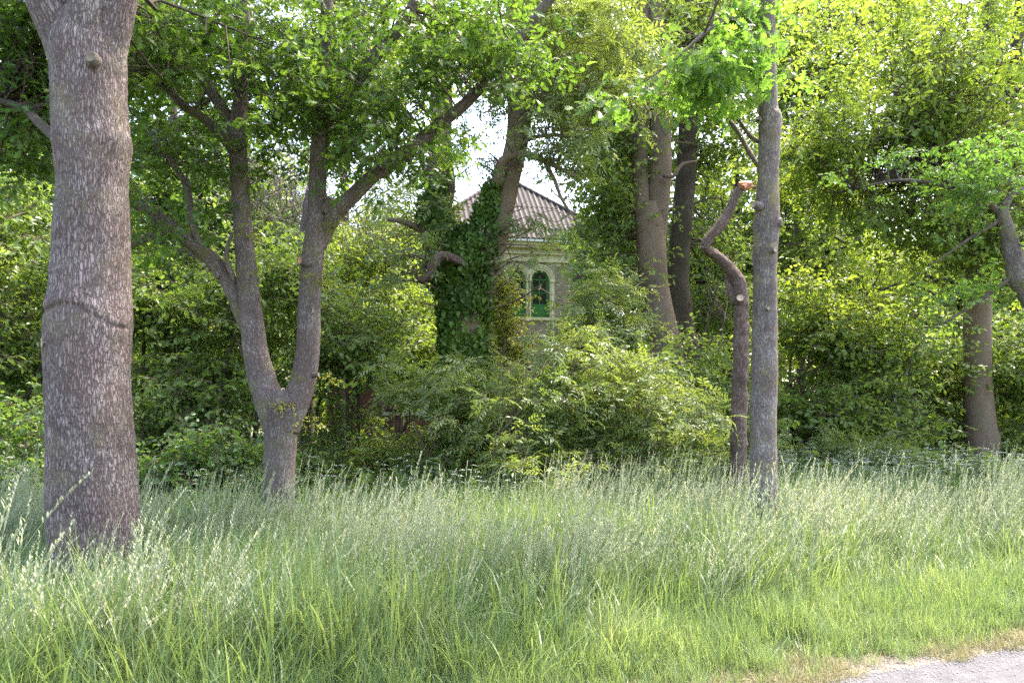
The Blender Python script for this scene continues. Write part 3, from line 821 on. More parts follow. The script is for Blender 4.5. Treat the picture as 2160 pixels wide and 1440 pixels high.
# doors with arched surrounds
for c in DOORX:
    dr = thing_door = None
    j = Join(); n = 20
    # moulded arch: three stepped rings
    for (ri, ro, y0) in ((DW - .02, DW + .09, -.05), (DW + .09, DW + .2, -.1), (DW + .2, DW + .26, -.14)):
        for k in range(n):
            a0, a1 = math.pi * k / n, math.pi * (k + 1) / n
            V = []
            for y in (y0, .05):
                for rr_, a in ((ri, a0), (ro, a0), (ro, a1), (ri, a1)):
                    V.append((c + rr_ * math.cos(a), y, dspring + rr_ * math.sin(a)))
            j.add(V, [(0, 1, 2, 3), (7, 6, 5, 4), (1, 5, 6, 2), (0, 3, 7, 4)])
    for s in (-1, 1):
        x0 = c + s * (DW + .02)
        for (a, b, y0) in ((0, .07, -.07), (.07, .2, -.1), (.2, .24, -.06)):
            lo, hi = sorted((x0 + s * a, x0 + s * b)); j.box((lo, y0, dz0), (hi, .05, dspring))
        lo, hi = sorted((x0 - s * .02, x0 + s * .26)); j.box((lo, -.16, dspring - .14), (hi, .05, dspring + .0))
    hpart('door_surround', j, [M_cream])
    j = Join()
    # door leaf: green frame, lower panel, arched top
    j.box((c - DW, .12, dz0), (c - DW + .13, .2, dspring)); j.box((c + DW - .13, .12, dz0), (c + DW, .2, dspring))
    j.box((c - DW + .13, .13, dz0), (c + DW - .13, .19, dz0 + .62)); j.box((c - DW + .22, .115, dz0 + .1), (c + DW - .22, .13, dz0 + .5))
    j.box((c - DW + .13, .12, dz0 + .62), (c + DW - .13, .2, dz0 + .7)); j.box((c - .025, .125, dz0 + .7), (c + .025, .195, dspring + .2))
    j.box((c - DW + .13, .125, dz0 + 1.28), (c + DW - .13, .195, dz0 + 1.33)); j.box((c - DW + .13, .125, dspring - .03), (c + DW - .13, .195, dspring + .03))
    for k in range(14):
        a0, a1 = math.pi * k / 14, math.pi * (k + 1) / 14; V = []
        for y in (.12, .2):
            for rr_, a in ((DW - .13, a0), (DW + .01, a0), (DW + .01, a1), (DW - .13, a1)): V.append((c + rr_ * math.cos(a), y, dspring + rr_ * math.sin(a)))
        j.add(V, [(0, 1, 2, 3), (7, 6, 5, 4), (1, 5, 6, 2), (0, 3, 7, 4)])
    door = hpart('door', j, [M_green])
    for (x0, x1) in ((c - DW + .13, c - .025), (c + .025, c + DW - .13)):
        for (z0, z1) in ((dz0 + .7, dz0 + 1.28), (dz0 + 1.33, dspring - .03)):
            j = Join(); j.box((x0, .155, z0), (x1, .165, z1)); hpart('pane', j, [M_glass], parent=door)
    j = Join(); V = [(c, .16, dspring + .03)] + [(c + (DW - .12) * math.cos(math.pi * k / 14), .16, dspring + .03 + (DW - .15) * math.sin(math.pi * k / 14)) for k in range(15)]
    j.add(V, [(0, k, k + 1) for k in range(1, 15)]); hpart('pane', j, [M_glass], parent=door)
# roof: corrugated sheets on four slopes, in two rows
RD = 10.6
ridge_pts = {}
def roof_pt(x, side):
    pass
ez = eave_z + .05; az = zof(378, DT + 5.0)
ax, ay = 0.0, 4.9
def slope_sheets(corner0, corner1, apex):
    """panels on one triangular slope; every panel a wavy sheet cut to the hip"""
    c0, c1, ap = map(np.array, (corner0, corner1, apex))
    W = np.linalg.norm(c1 - c0); u = (c1 - c0) / W; mid = (c0 + c1) / 2; up = ap - mid
    H = np.linalg.norm(up); up = up / H; nrm = np.cross(u, up); nrm /= np.linalg.norm(nrm)
    if nrm[2] < 0: nrm = -nrm
    pitch = .28; pw = pitch * 4
    k0 = 0; x = -W / 2
    while x < W / 2:
        for row, (h0, h1) in enumerate(((0, .5), (.49, 1.0))):
            nx, nh = 33, 6
            xs_ = np.linspace(x, min(x + pw + .02, W / 2), nx)
            V = []; A = []
            xs_ = [xx for xx in xs_ if H * (1 - abs(xx) / (W / 2)) > h0 * H + .03]
            nx = len(xs_)
            if nx < 2: continue
            for xx in xs_:
                hm = min(H * (1 - abs(xx) / (W / 2)), h1 * H)
                for h in np.linspace(h0 * H, hm, nh):
                    wv = math.cos(xx / pitch * 2 * math.pi)
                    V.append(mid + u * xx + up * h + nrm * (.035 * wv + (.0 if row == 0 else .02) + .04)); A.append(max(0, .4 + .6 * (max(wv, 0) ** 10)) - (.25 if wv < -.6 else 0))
            i = np.arange(nx - 1)[:, None] * nh; jj = np.arange(nh - 1)[None, :]
            F = np.stack([i + jj, i + nh + jj, i + nh + jj + 1, i + jj + 1], -1).reshape(-1, 4)
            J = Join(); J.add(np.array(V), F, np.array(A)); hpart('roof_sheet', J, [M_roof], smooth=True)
        x += pw
cs = [(-HW, -.45, ez), (HW, -.45, ez), (HW, RD - .4, ez), (-HW, RD - .4, ez)]
apx = (ax, ay, az)
for k in range(4): slope_sheets(cs[k], cs[(k + 1) % 4], apx)
j = Join()
for c in cs:
    c = np.array(c); a = np.array(apx); L = np.linalg.norm(a - c)
    m = int(L / .42)
    for k in range(m):
        p0 = c + (a - c) * k / m; p1 = c + (a - c) * (k + 1.12) / m
        V, F, _ = tube_data([p0, p1], [.13, .11], 8, .3); V[:, 2] += .08; j.add(V, F, .55)
V, F, _ = tube_data([(ax, ay, az), (ax, ay, az + .2), (ax, ay, az + .42)], [.16, .1, .03], 8, .1); j.add(V, F, .6)
o = hpart('ridge_tiles', j, [M_roof]); 
# ---- nearer red-brick wing, left
DWG = 27.0
def wz(py): return EYE + (HZ - py) / FPX * DWG
def wx(px): return (px - 1080) / FPX * DWG
def wg(x, y, z): return np.array([x, DWG + y, z])
WX0, WX1 = wx(690), wx(985)
wtop = wz(520)
win = [(wx(812), wx(905), wz(868), wz(712)), (wx(822), wx(905), wz(668), wz(584))]
j = Join()
xa, xb = win[0][0], win[0][1]
j.box((WX0, 0, 0), (xa, .3, wtop)); j.box((xb, 0, 0), (WX1, .3, wtop)); j.box((xa, 0, 0), (xb, .3, win[0][2])); j.box((xa, 0, win[0][3]), (xb, .3, win[1][2])); j.box((xa, 0, win[1][3]), (xb, .3, wtop))
j.box((WX0, .3, 0), (WX0 + .3, 12, wtop)); j.box((WX1 - .3, .3, 0), (WX1, 12, wtop))
wwall = hpart('wing_wall', j, [M_mortar], wg)
BR = Join(); BR.box((0, 0, 0), (.205, .03, .066), 0.0); brick_me = BR.mesh('brick', [M_red])
r = np.random.default_rng(9)
stuffb = Join(); cnt = 0
z = .02; course = 0
while z < wtop - .08:
    x = WX0 + (.11 if course % 2 else 0)
    while x < WX1 - .2:
        inwin = any(x + .2 > w[0] - .02 and x < w[1] + .02 and z + .066 > w[2] - .1 and z < w[3] + .26 for w in win)
        if not inwin:
            px = 1080 + x / DWG * FPX; py = HZ - (z - EYE) / DWG * FPX
            if 778 < px < 925 and 850 < py < 908 and cnt < 295:
                o = bpy.data.objects.new('brick', brick_me); COL.objects.link(o); o.parent = wwall
                o.location = Vector(wg(x, -.014 + r.uniform(-.004, .004), z)) - Vector(HB); o.location.x += r.uniform(-.003, .003)
                cnt += 1
                o.matrix_parent_inverse.identity()
                o.location += Vector(HB)
            else:
                y = -.014 + r.uniform(-.004, .004); stuffb.box((x, y, z), (x + .205, .016, z + .066), r.uniform(0, 1))
        x += .216
    z += .078; course += 1
# the wing wall object sits at -HB, so its children are given in world metres
for c_ in wwall.children: pass
def wpart(name, j, mats, parent=house):
    return hpart(name, j, mats, wg, parent)
jj_ = stuffb; jj_.V = [np.array([wg(*v) for v in V]) for V in jj_.V]
o = bpy.data.objects.new('brick', jj_.mesh('wing_bricks', [M_red])); COL.objects.link(o); o.parent = wwall; o['kind'] = 'stuff'
for wi, (x0, x1, z0, z1) in enumerate(win):
    j = Join()
    x = x0 - .12
    while x < x1 + .1:
        t = (x - (x0 + x1) / 2) / (x1 - x0) * 2; j.box((x, -.02 + r.uniform(-.004, .004), z1 + .03 - t * t * .05), (x + .062, .02, z1 + .24 - t * t * .05), r.uniform(0, 1)); x += .075
    o = wpart('soldier_bricks', j, [M_red]); o['kind'] = 'stuff'
    j = Join(); j.box((x0 - .06, -.08, z0 - .12), (x1 + .06, .06, z0)); wpart('window_sill', j, [M_stone])
    j = Join()
    for (a, b, c_, e) in ((x0, x0 + .09, z0, z1), (x1 - .09, x1, z0, z1), (x0 + .09, x1 - .09, z0, z0 + .1), (x0 + .09, x1 - .09, z1 - .1, z1), (x0 + .09, x1 - .09, z0 + (z1 - z0) * .62, z0 + (z1 - z0) * .62 + .07), ((x0 + x1) / 2 - .03, (x0 + x1) / 2 + .03, z0 + .1, z0 + (z1 - z0) * .62)):
        j.box((a, .1, c_), (b, .2, e))
    wpart('window_frame', j, [M_dgreen])
    j = Join(); j.box((x0 + .05, .14, z0 + .05), (x1 - .05, .16, z1 - .05)); wpart('window_pane', j, [M_glass])
j = Join(); j.box((wx(690), -.5, wtop), (wx(985), 12, wtop + .22)); wpart('wing_cornice', j, [M_cream])
j = Join(); V = [(WX0 - .3, -.5, wtop + .22), (WX1, -.5, wtop + .22), (WX1, 12.2, wtop + .22), (WX0 - .3, 12.2, wtop + .22), (WX0 + 1.2, 3, wtop + 1.5), (WX1 - 1.2, 3, wtop + 1.5), (WX1 - 1.2, 9, wtop + 1.5), (WX0 + 1.2, 9, wtop + 1.5)]
j.add(V, [(0, 1, 5, 4), (1, 2, 6, 5), (2, 3, 7, 6), (3, 0, 4, 7), (4, 5, 6, 7)], .55); wpart('wing_roof', j, [M_roof])
# rust-red board leaning on the lower sill, and the two pots of blue hydrangea
j = Join(); V, F, _ = tube_data([wg(wx(833), -.1, wz(866)), wg(wx(834), -.08, wz(852)), wg(wx(838), -.06, wz(842))], [.28, .24, .08], 9, .1, .35, 4); j.add(V, F)
o = obj('rusty_red_shrub', j.mesh('rusty_red_shrub', [M_rust], smooth=True)); o['label'] = 'rust red rounded object resting on the lower window sill of the red brick wall'; o['category'] = 'ornament'
def hyd(px, py, d, w, label):
    b = P(px, py, d); t = thing('hydrangea', label, 'flower', b, 'blue hydrangea blossoms')
    for k in range(4):
        j = Join(); c = rng.normal(0, .5, 3) * [w, .1, .08]
        for q in range(90):
            v = rng.normal(size=3); v /= np.linalg.norm(v); V, F = leaf_outline('diamond', .06)
            j.add(V @ rotm(*rng.uniform(0, 6, 3)).T + c + v * .13, F, rng.uniform(0, 1))
        o = bpy.data.objects.new('blossom', j.mesh('blossom', [M_blue])); COL.objects.link(o); o.parent = t
    j = Join()
    V, F, _ = tube_data([(0, 0, -.1), (.03, 0, -b[2] / 2), (0, 0, -b[2])], [.015, .02, .03], 5, .4); j.add(V, F)
    o = bpy.data.objects.new('stem', j.mesh('stem', [M_woodold])); COL.objects.link(o); o.parent = t
hyd(850, 722, 25.5, .5, 'blue flower cluster in front of the red brick wall between its two windows')
hyd(1240, 733, 21, .2, 'small blue flower cluster showing among the leaves right of the ivy tree')

# ================================================================== TREES
# ---- T1: the big trunk at the left
D1 = 6.3
t1 = thing('oak_tree', 'thickest oak trunk at the left edge, pale mauve bark swelling into a fork', 'tree', P(195, 1297, D1) * [1, 1, 0] + [0, 0, 0])
prof = [(1345, 78, 330), (1300, 94, 308), (1200, 109, 290), (1100, 107, 288), (1000, 105, 282), (900, 105, 275), (800, 104, 268), (740, 101, 271), (690, 102, 274), (650, 105, 273), (600, 111, 270), (500, 118, 269), (400, 125, 265), (340, 121, 268), (305, 118, 272), (270, 118, 266), (200, 116, 262), (140, 114, 262), (100, 112, 258), (50, 128, 246), (10, 150, 225)]
tr, sk = limb(t1, 'trunk', [((a + b) / 2, y, D1, (b - a) * .975) for y, a, b in prof], B_oak1, 150, .009, .035, 3, bark=.007)
sk1 = [sk]
for nm, ct, sd in (('limb', [(166, 260, D1, 90), (146, 120, D1, 84), (108, 10, D1, 92), (55, -110, D1 + .1, 88), (-10, -330, D1 + .2, 74), (-60, -600, D1 + .2, 50), (-90, -900, D1, 25)], 5),
                   ('limb', [(215, 260, D1, 80), (232, 110, D1 - .02, 66), (248, 10, D1 - .02, 72), (268, -110, D1, 76), (330, -330, D1 + .3, 60), (380, -620, D1 + .5, 40), (420, -900, D1 + .5, 20)], 6),
                   ('limb', [(190, 200, D1 - .06, 70), (186, 90, D1 - .1, 76), (184, 0, D1 - .1, 74), (180, -150, D1, 68), (170, -500, D1 - .3, 44), (160, -900, D1 - .3, 20)], 7)):
    _, s = limb(t1, nm, ct, B_oak1, 60, .02, .03, sd, bark=.003); sk1.append(s)
_, s = limb(t1, 'limb', [(125, 300, D1 + .1, 22), (85, 262, D1 + .4, 20), (40, 225, D1 + .7, 16), (-60, 200, D1 + 1, 12)], B_dark, 10, .08, .08, 9); sk1.append(s)
stub(t1, 108, 722, D1 - .19, 30, (-1, -.8, .1), .12, B_oak1, M_woodold)
stub(t1, 192, 122, D1 - .285, 24, (0, -1, .15), .022, B_oak1, M_grey_brick)
# the healed seam across the trunk: a swollen lip over a narrow crease, shaped into the trunk itself
me = tr.data; co = np.zeros(len(me.vertices) * 3, np.float32); me.vertices.foreach_get('co', co); co = co.reshape(-1, 3).astype(float)
wc = co + np.array(tr.location) + np.array(t1.location)
qx, qy = proj(wc); sy = np.interp(qx, [95, 125, 160, 190, 235, 280], [650, 634, 637, 655, 680, 690])
cxy = np.array([(189 - 1080) / FPX * D1, D1]); dr = wc[:, :2] - cxy; dr /= np.linalg.norm(dr, axis=1)[:, None] + 1e-6
fr_ = np.clip(-dr[:, 1] * 3 + .3, 0, 1) * (np.abs(wc[:, 2] - EYE) < 1.6)
push = fr_ * .4 * (.024 * np.exp(-((qy - sy + 8) / 16) ** 2) - .03 * np.exp(-((qy - sy - 6) / 4.5) ** 2) + .01 * np.exp(-((qy - sy - 24) / 12) ** 2))
co[:, :2] += dr * push[:, None]; me.vertices.foreach_set('co', co.astype(np.float32).ravel()); me.update()
c1 = blob_clusters([(40, 60, 7.3, 150, 120, .8, 26), (60, 260, 7.6, 110, 130, .6, 24), (300, 60, 7.6, 120, 110, .5, 16), (60, -260, 7.3, 400, 240, 1.8, 26), (330, -300, 7.3, 350, 260, 1.5, 16), (120, -650, 6.8, 500, 220, 2.0, 14)])
c1 = c1[(c1[:, 1] > 6.85) | (c1[:, 2] > 5.2)]
_, p1 = foliage(t1, c1, 6, .32, T_oak, .9)
twigs(t1, sk1, c1, B_dark, .012)
leaf_parts(t1, p1, 'oak', .095, M_oak)

# ---- T2: forked oak
D2 = 8.8
t2 = thing('oak_tree', 'slender oak forking low into two rising limbs, standing left of centre in the grass', 'tree', P(588, 1176, D2) * [1, 1, 0])
sk2 = []
def L2(nm, ct, mat=B_oak2, nseg=28, step=.03, lump=.045, sd=1, bark=.0022):
    _, s = limb(t2, nm, ct, mat, nseg, step, lump, sd, bark=bark); sk2.append(s)
L2('trunk', [(588, 1195, D2, 104), (587, 1150, D2, 76), (587, 1080, D2, 66), (589, 1000, D2, 65), (592, 930, D2, 67), (594, 880, D2, 72), (596, 850, D2, 76), (598, 822, D2, 62)], nseg=48, step=.02, sd=2)
L2('limb', [(583, 905, D2, 56), (570, 850, D2, 62), (553, 800, D2, 58), (540, 745, D2, 51), (533, 690, D2, 48), (524, 610, D2, 44), (516, 520, D2, 40), (508, 420, D2 + .05, 37), (503, 330, D2 + .1, 37), (500, 290, D2 + .1, 36), (508, 200, D2 + .15, 29), (513, 100, D2 + .2, 27), (511, 0, D2 + .2, 25), (505, -250, D2 + .2, 20), (500, -500, D2, 8)], nseg=40, step=.02, sd=3)
L2('limb', [(603, 905, D2, 56), (622, 850, D2, 60), (640, 800, D2, 54), (650, 730, D2 - .02, 49), (653, 640, D2 - .05, 46), (658, 560, D2 - .05, 46), (668, 470, D2 - .05, 42), (670, 390, D2, 36), (674, 300, D2, 35), (680, 240, D2, 33), (682, 170, D2 + .05, 28), (688, 80, D2 + .1, 27), (690, 0, D2 + .1, 25), (700, -250, D2 + .2, 20), (720, -500, D2, 8)], nseg=40, step=.02, sd=4)
L2('limb', [(534, 725, D2 + .02, 30), (512, 665, D2 + .04, 34), (480, 590, D2 + .05, 34), (450, 550, D2, 32), (400, 510, D2 - .05, 29), (340, 462, D2 - .1, 25), (285, 430, D2 - .1, 21), (230, 405, D2 - .2, 15)], sd=5)
L2('limb', [(465, 585, D2, 18), (430, 535, D2 - .05, 17), (405, 470, D2 - .1, 14), (396, 400, D2 - .1, 13), (375, 360, D2, 12), (350, 325, D2, 9)], nseg=12, sd=6)
L2('limb', [(375, 492, D2 - .05, 18), (340, 490, D2 - .15, 17), (305, 505, D2 - .25, 15), (270, 520, D2 - .3, 13), (225, 540, D2 - .3, 8)], nseg=12, sd=7)
L2('limb', [(497, 320, D2 + .05, 24), (470, 290, D2, 21), (430, 250, D2 - .1, 18), (385, 222, D2 - .15, 16), (350, 185, D2 - .2, 15), (285, 155, D2 - .2, 12), (220, 140, D2, 8)], nseg=16, sd=8)
L2('limb', [(500, 300, D2 + .1, 26), (475, 240, D2 + .15, 25), (440, 185, D2 + .2, 23), (405, 125, D2 + .25, 20), (370, 80, D2 + .3, 17), (330, -10, D2 + .3, 14), (300, -120, D2 + .3, 8)], nseg=20, sd=9)
L2('limb', [(678, 270, D2, 26), (705, 230, D2 - .05, 29), (745, 180, D2 - .1, 28), (790, 120, D2 - .15, 27), (850, 50, D2 - .2, 25), (885, -10, D2 - .2, 23), (960, -140, D2 - .2, 16), (1020, -260, D2, 8)], nseg=24, sd=10)
L2('limb', [(672, 520, D2, 30), (700, 462, D2 - .05, 34), (745, 412, D2 - .15, 31), (800, 360, D2 - .2, 28), (850, 325, D2 - .25, 27), (920, 268, D2 - .3, 25), (985, 215, D2 - .35, 23), (1040, 150, D2 - .4, 22), (1100, 70, D2 - .45, 21), (1160, 0, D2 - .5, 20), (1230, -90, D2 - .5, 16), (1290, -200, D2 - .5, 8)], nseg=28, sd=11)
L2('limb', [(497, 595, D2 + .02, 10), (482, 560, D2 - .1, 11), (478, 530, D2 - .1, 9), (490, 490, D2 - .05, 6)], nseg=10, sd=12)
stub(t2, 640, 551, D2 - .2, 19, (-.9, -1, .1), .09, B_oak2, M_wood)
stub(t2, 657, 655, D2 - .14, 15, (.1, -1, 0), .035, B_oak2, M_woodold)
stub(t2, 697, 428, D2 - .12, 22, (.6, -.5, 1), .1, B_oak2, M_woodold)
stub(t2, 668, 790, D2 - .1, 9, (1, -.5, .1), .05, B_oak2, M_woodold)
c2 = blob_clusters([(330, 90, 9.3, 170, 130, .7, 22), (520, 90, 9.6, 200, 120, .8, 24), (760, 60, 9.4, 200, 110, .8, 26), (980, 60, 9.0, 180, 110, .7, 18), (620, 215, 9.6, 130, 80, .5, 13), (830, 210, 9.2, 110, 110, .5, 14),
                    (400, 330, 9.7, 150, 90, .6, 14), (760, 310, 9.2, 90, 60, .4, 7), (300, 380, 9.2, 60, 80, .4, 5), (330, 560, 9.7, 110, 90, .5, 9), (560, 330, 9.6, 60, 60, .3, 4), (900, 320, 9.0, 60, 40, .3, 4),
                    (360, 60, 8.2, 150, 90, .4, 14), (600, 190, 8.3, 130, 120, .3, 13), (760, 240, 8.2, 80, 80, .2, 7), (880, 120, 8.0, 180, 110, .3, 15), (560, 50, 8.3, 120, 70, .3, 10), (1010, 90, 7.9, 110, 80, .3, 12), (900, 250, 8.0, 60, 50, .2, 6), (800, 330, 8.1, 50, 50, .2, 5), (330, 440, 8.5, 70, 60, .3, 5), (420, 300, 8.6, 120, 60, .3, 6),
                    (500, -250, 8.9, 420, 250, 2.0, 30), (900, -250, 8.8, 420, 240, 1.8, 22), (650, -600, 8.6, 600, 200, 2.5, 14)])
_, p2 = foliage(t2, c2, 6, .36, T_oak, .86)
twigs(t2, sk2, c2, B_oak2, .011)
# small epicormic shoots on the trunk and limbs
ep = np.array([P(598, 850, D2 - .25), P(640, 890, D2 - .15), P(700, 470, D2 - .25), P(655, 580, D2 - .2), P(540, 478, D2 - .2), P(700, 790, D2 - .1), P(275, 450, D2 - .3), P(540, 560, D2 - .2)])
o, _ = foliage(t2, ep, 4, .1, T_yellow, .5, name='shoots')
leaf_parts(t2, p2, 'oak', .095, M_oak)

# ---- T3: ivy-clad tree
D3 = 13.5
t3 = thing('ivy_clad_tree', 'tall forked tree whose lower trunk is wrapped in dark green ivy', 'tree', P(985, 1069, D3) * [1, 1, 0])
sk3 = []
def L3(nm, ct, mat=B_smooth, nseg=24, step=.06, lump=.04, sd=1):
    o, s = limb(t3, nm, ct, mat, nseg, step, lump, sd); sk3.append(s); return o
L3('trunk', [(985, 1075, D3, 90), (982, 980, D3, 76), (980, 850, D3, 74), (978, 700, D3, 76), (978, 640, D3, 84), (980, 590, D3, 80)], sd=1)
L3('limb', [(960, 660, D3, 58), (940, 580, D3, 56), (922, 500, D3, 50), (916, 430, D3, 46), (922, 350, D3, 42), (934, 250, D3, 40), (932, 150, D3, 38), (925, 50, D3, 36), (915, -80, D3, 34), (900, -350, D3, 26)], sd=2)
L3('limb', [(925, 480, D3 + .3, 30), (945, 400, D3 + .35, 30), (940, 330, D3 + .4, 28), (930, 200, D3 + .4, 26)], sd=3)
L3('limb', [(1000, 660, D3, 60), (1020, 590, D3, 58), (1042, 510, D3, 54), (1058, 440, D3, 52), (1074, 370, D3, 50), (1090, 300, D3, 48), (1096, 230, D3, 50), (1094, 180, D3, 56), (1096, 140, D3, 50), (1092, 70, D3, 36), (1085, -20, D3, 32), (1075, -300, D3, 22)], sd=4)
L3('limb', [(1100, 200, D3, 38), (1118, 130, D3, 38), (1132, 70, D3, 34), (1148, 0, D3, 30), (1170, -200, D3, 22)], sd=5)
L3('limb', [(1048, 390, D3 - .2, 26), (1058, 345, D3 - .35, 22), (1085, 326, D3 - .45, 17), (1110, 325, D3 - .5, 14), (1160, 345, D3 - .6, 11), (1210, 372, D3 - .6, 6)], nseg=14, sd=6)
L3('limb', [(1150, 345, D3 - .6, 9), (1170, 380, D3 - .6, 8), (1185, 420, D3 - .6, 7), (1215, 465, D3 - .6, 4)], nseg=8, sd=7)
L3('limb', [(1118, 215, D3 - .1, 12), (1160, 196, D3 - .2, 10), (1200, 185, D3 - .3, 8), (1245, 180, D3 - .3, 4)], nseg=8, sd=8)
L3('limb', [(1108, 170, D3 - .1, 12), (1135, 140, D3 - .2, 10), (1160, 110, D3 - .3, 9), (1200, 90, D3 - .3, 5)], nseg=8, sd=9)
L3('limb', [(1100, 310, D3 - .2, 9), (1120, 292, D3 - .3, 9), (1170, 285, D3 - .4, 7), (1215, 290, D3 - .4, 4)], nseg=8, sd=10)
L3('limb', [(1085, 210, D3 - .2, 9), (1060, 205, D3 - .3, 7), (1030, 235, D3 - .4, 5)], nseg=8, sd=12)
o = L3('limb', [(985, 560, D3 - .45, 15), (955, 545, D3 - .6, 20), (930, 541, D3 - .65, 22), (914, 556, D3 - .7, 22), (908, 578, D3 - .7, 20), (890, 590, D3 - .7, 16), (878, 582, D3 - .7, 8)], B_cut, 16, .03, .15, 11)
sk3.pop(); o['label'] = 'bare curled dead limb hooking out of the ivy'
L3('limb', [(915, 500, D3, 18), (880, 480, D3, 16), (850, 468, D3, 12), (815, 462, D3, 7)], nseg=10, sd=13)
c3 = blob_clusters([(1030, 110, 13.8, 90, 80, .8, 18), (1200, 200, 14, 60, 60, .8, 8), (1250, 150, 13.5, 110, 130, 1.2, 34), (1180, 40, 13.5, 150, 80, 1.5, 26), (860, 420, 14, 70, 80, .8, 12), (1000, -200, 13.5, 500, 200, 3, 46)])
foliage(t3, c3, 5, .42, T_ash, 1.25)
cth = blob_clusters([(1180, 250, 13, 60, 60, .5, 8), (1040, 190, 13, 60, 70, .5, 9), (1150, 460, 12.9, 50, 30, .3, 3), (1090, 570, 12.4, 30, 20, .3, 1), (1010, 300, 13, 60, 90, .6, 8), (1180, 330, 13, 70, 110, .6, 14), (1195, 400, 12.9, 40, 70, .3, 8), (1130, 430, 12.9, 40, 60, .3, 2), (1150, 545, 12.5, 60, 20, .3, 3), (890, 560, 13, 60, 70, .6, 10)])
o, _ = foliage(t3, cth, 4, .25, T_ashsp, 1.0, name='crown', holes=False)
twigs(t3, sk3, np.vstack([c3[:70], cth, cth + rng.normal(0, .3, cth.shape)]), B_smooth, .014, sub=3)
# ivy over the trunk and the foot of both limbs
def ivy_on(parent, path, mul, n, ts=T_ivy, fade=0.25):
    pts = np.array([P(x, y, d) for x, y, d, w in path]); rad = np.array([w / 2 * d / FPX for x, y, d, w in path])
    c, r = smooth_poly(pts, rad, .05)
    t = np.gradient(c, axis=0); t /= np.linalg.norm(t, axis=1)[:, None]
    i = rng.integers(0, len(c), n); a = rng.uniform(0, 2 * np.pi, n)
    U = np.cross(t[i], [0, 1, 0]); U /= np.linalg.norm(U, axis=1)[:, None]; W = np.cross(t[i], U)
    nr = np.cos(a)[:, None] * U + np.sin(a)[:, None] * W
    q = c[i] + nr * (r[i] * mul * rng.uniform(.9, 1.12, n))[:, None]
    # euler: local +z = outwards, local +x = down
    rots = []
    for k in range(n):
        z = Vector(nr[k]); x = Vector((0, 0, -1)); x = (x - z * x.dot(z)).normalized(); y = z.cross(x)
        from mathutils import Matrix
        M = Matrix((x, y, z)).transposed(); rots.append(M.to_euler()[:])
    return q, np.array(rots), nr
paths = [([(985, 1040, D3, 84), (980, 850, D3, 92), (978, 700, D3, 96), (978, 620, D3, 104), (980, 560, D3, 112), (985, 515, D3, 80), (985, 490, D3, 30)], 2300),
         ([(950, 600, D3, 62), (925, 510, D3, 60), (914, 440, D3, 52), (914, 385, D3, 34), (916, 350, D3, 12)], 560),
         ([(1005, 600, D3, 66), (1020, 520, D3 - .05, 58), (1030, 450, D3 - .05, 44), (1040, 400, D3 - .1, 20), (1046, 370, D3 - .1, 8)], 470)]
Q, RR, NN = [], [], []
for pth, n in paths:
    q, ro, nr = ivy_on(t3, pth, .9, n); Q.append(q); RR.append(ro); NN.append(nr)
Q = np.vstack(Q); RR = np.vstack(RR); NN = np.vstack(NN)
Q += NN * (np.abs(vnoise(Q * 2.2, 91)) * .11)[:, None] + rng.normal(0, .03, Q.shape)
keep = vnoise(Q * 2.6, 92) > -.42; Q, RR, NN = Q[keep], RR[keep], NN[keep]
scatter('ivy', Q, RR, rng.uniform(.7, 1.3, len(Q)), T_ivy, t3)
front = np.where(NN[:, 1] < -.35)[0]; front = rng.choice(front, 290, replace=False)
for k, i in enumerate(front):
    o = bpy.data.objects.new('ivy_leaf', single_leaf('ivy', .085, M_ivy, k % 5)); COL.objects.link(o); o.parent = t3
    o.location = Q[i] + NN[i] * .09 - np.array(t3['_base']); o.rotation_euler = RR[i] + rng.normal(0, .25, 3); s = rng.uniform(.8, 1.3); o.scale = (s, s, s)

# ---- T4: twin trunk, and the straight dark one beside it
D4 = 17.0
t4 = thing('forked_tree', 'smooth brown trunk dividing into two upright stems, right of the house', 'tree', P(1405, 1028, D4) * [1, 1, 0])
sk4 = []
for ct, sd in (([(1420, 1030, D4, 84), (1418, 900, D4, 74), (1412, 780, D4, 68), (1396, 690, D4, 64), (1380, 600, D4, 60), (1374, 520, D4, 62), (1371, 470, D4, 66), (1370, 430, D4, 50)], 1),
               ([(1366, 510, D4, 40), (1354, 430, D4, 36), (1350, 350, D4, 34), (1350, 260, D4, 34), (1352, 180, D4, 30), (1356, 60, D4, 26), (1360, -200, D4, 20)], 2),
               ([(1378, 520, D4, 50), (1388, 430, D4, 48), (1392, 360, D4, 50), (1393, 280, D4, 46), (1390, 200, D4, 38), (1384, 60, D4, 32), (1378, -200, D4, 24)], 3),
               ([(1400, 370, D4 - .4, 9), (1420, 372, D4 - .5, 9), (1438, 348, D4 - .5, 8), (1470, 340, D4 - .5, 5)], 4)):
    _, s = limb(t4, 'trunk' if sd == 1 else 'limb', ct, B_smooth, 22, .08, .05, sd); sk4.append(s)
c4 = blob_clusters([(1275, 470, 17.5, 60, 150, .8, 40), (1280, 200, 18, 90, 130, .7, 40), (1400, 130, 18.6, 120, 120, .8, 36), (1500, 230, 18.8, 90, 180, .8, 40), (1270, 330, 17, 50, 70, .6, 10), (1400, 180, 16.3, 60, 30, .3, 4), (1340, 110, 16.4, 60, 60, .4, 7), (1380, -200, 17, 400, 220, 3, 50)])
foliage(t4, c4, 6, .5, T_haw, 1.3); twigs(t4, sk4, c4[:120], B_smooth, .016)
t4b = thing('dark_trunk_tree', 'straight dark trunk close behind the forked brown trunk', 'tree', P(1450, 1020, 18.5) * [1, 1, 0])
sk = []
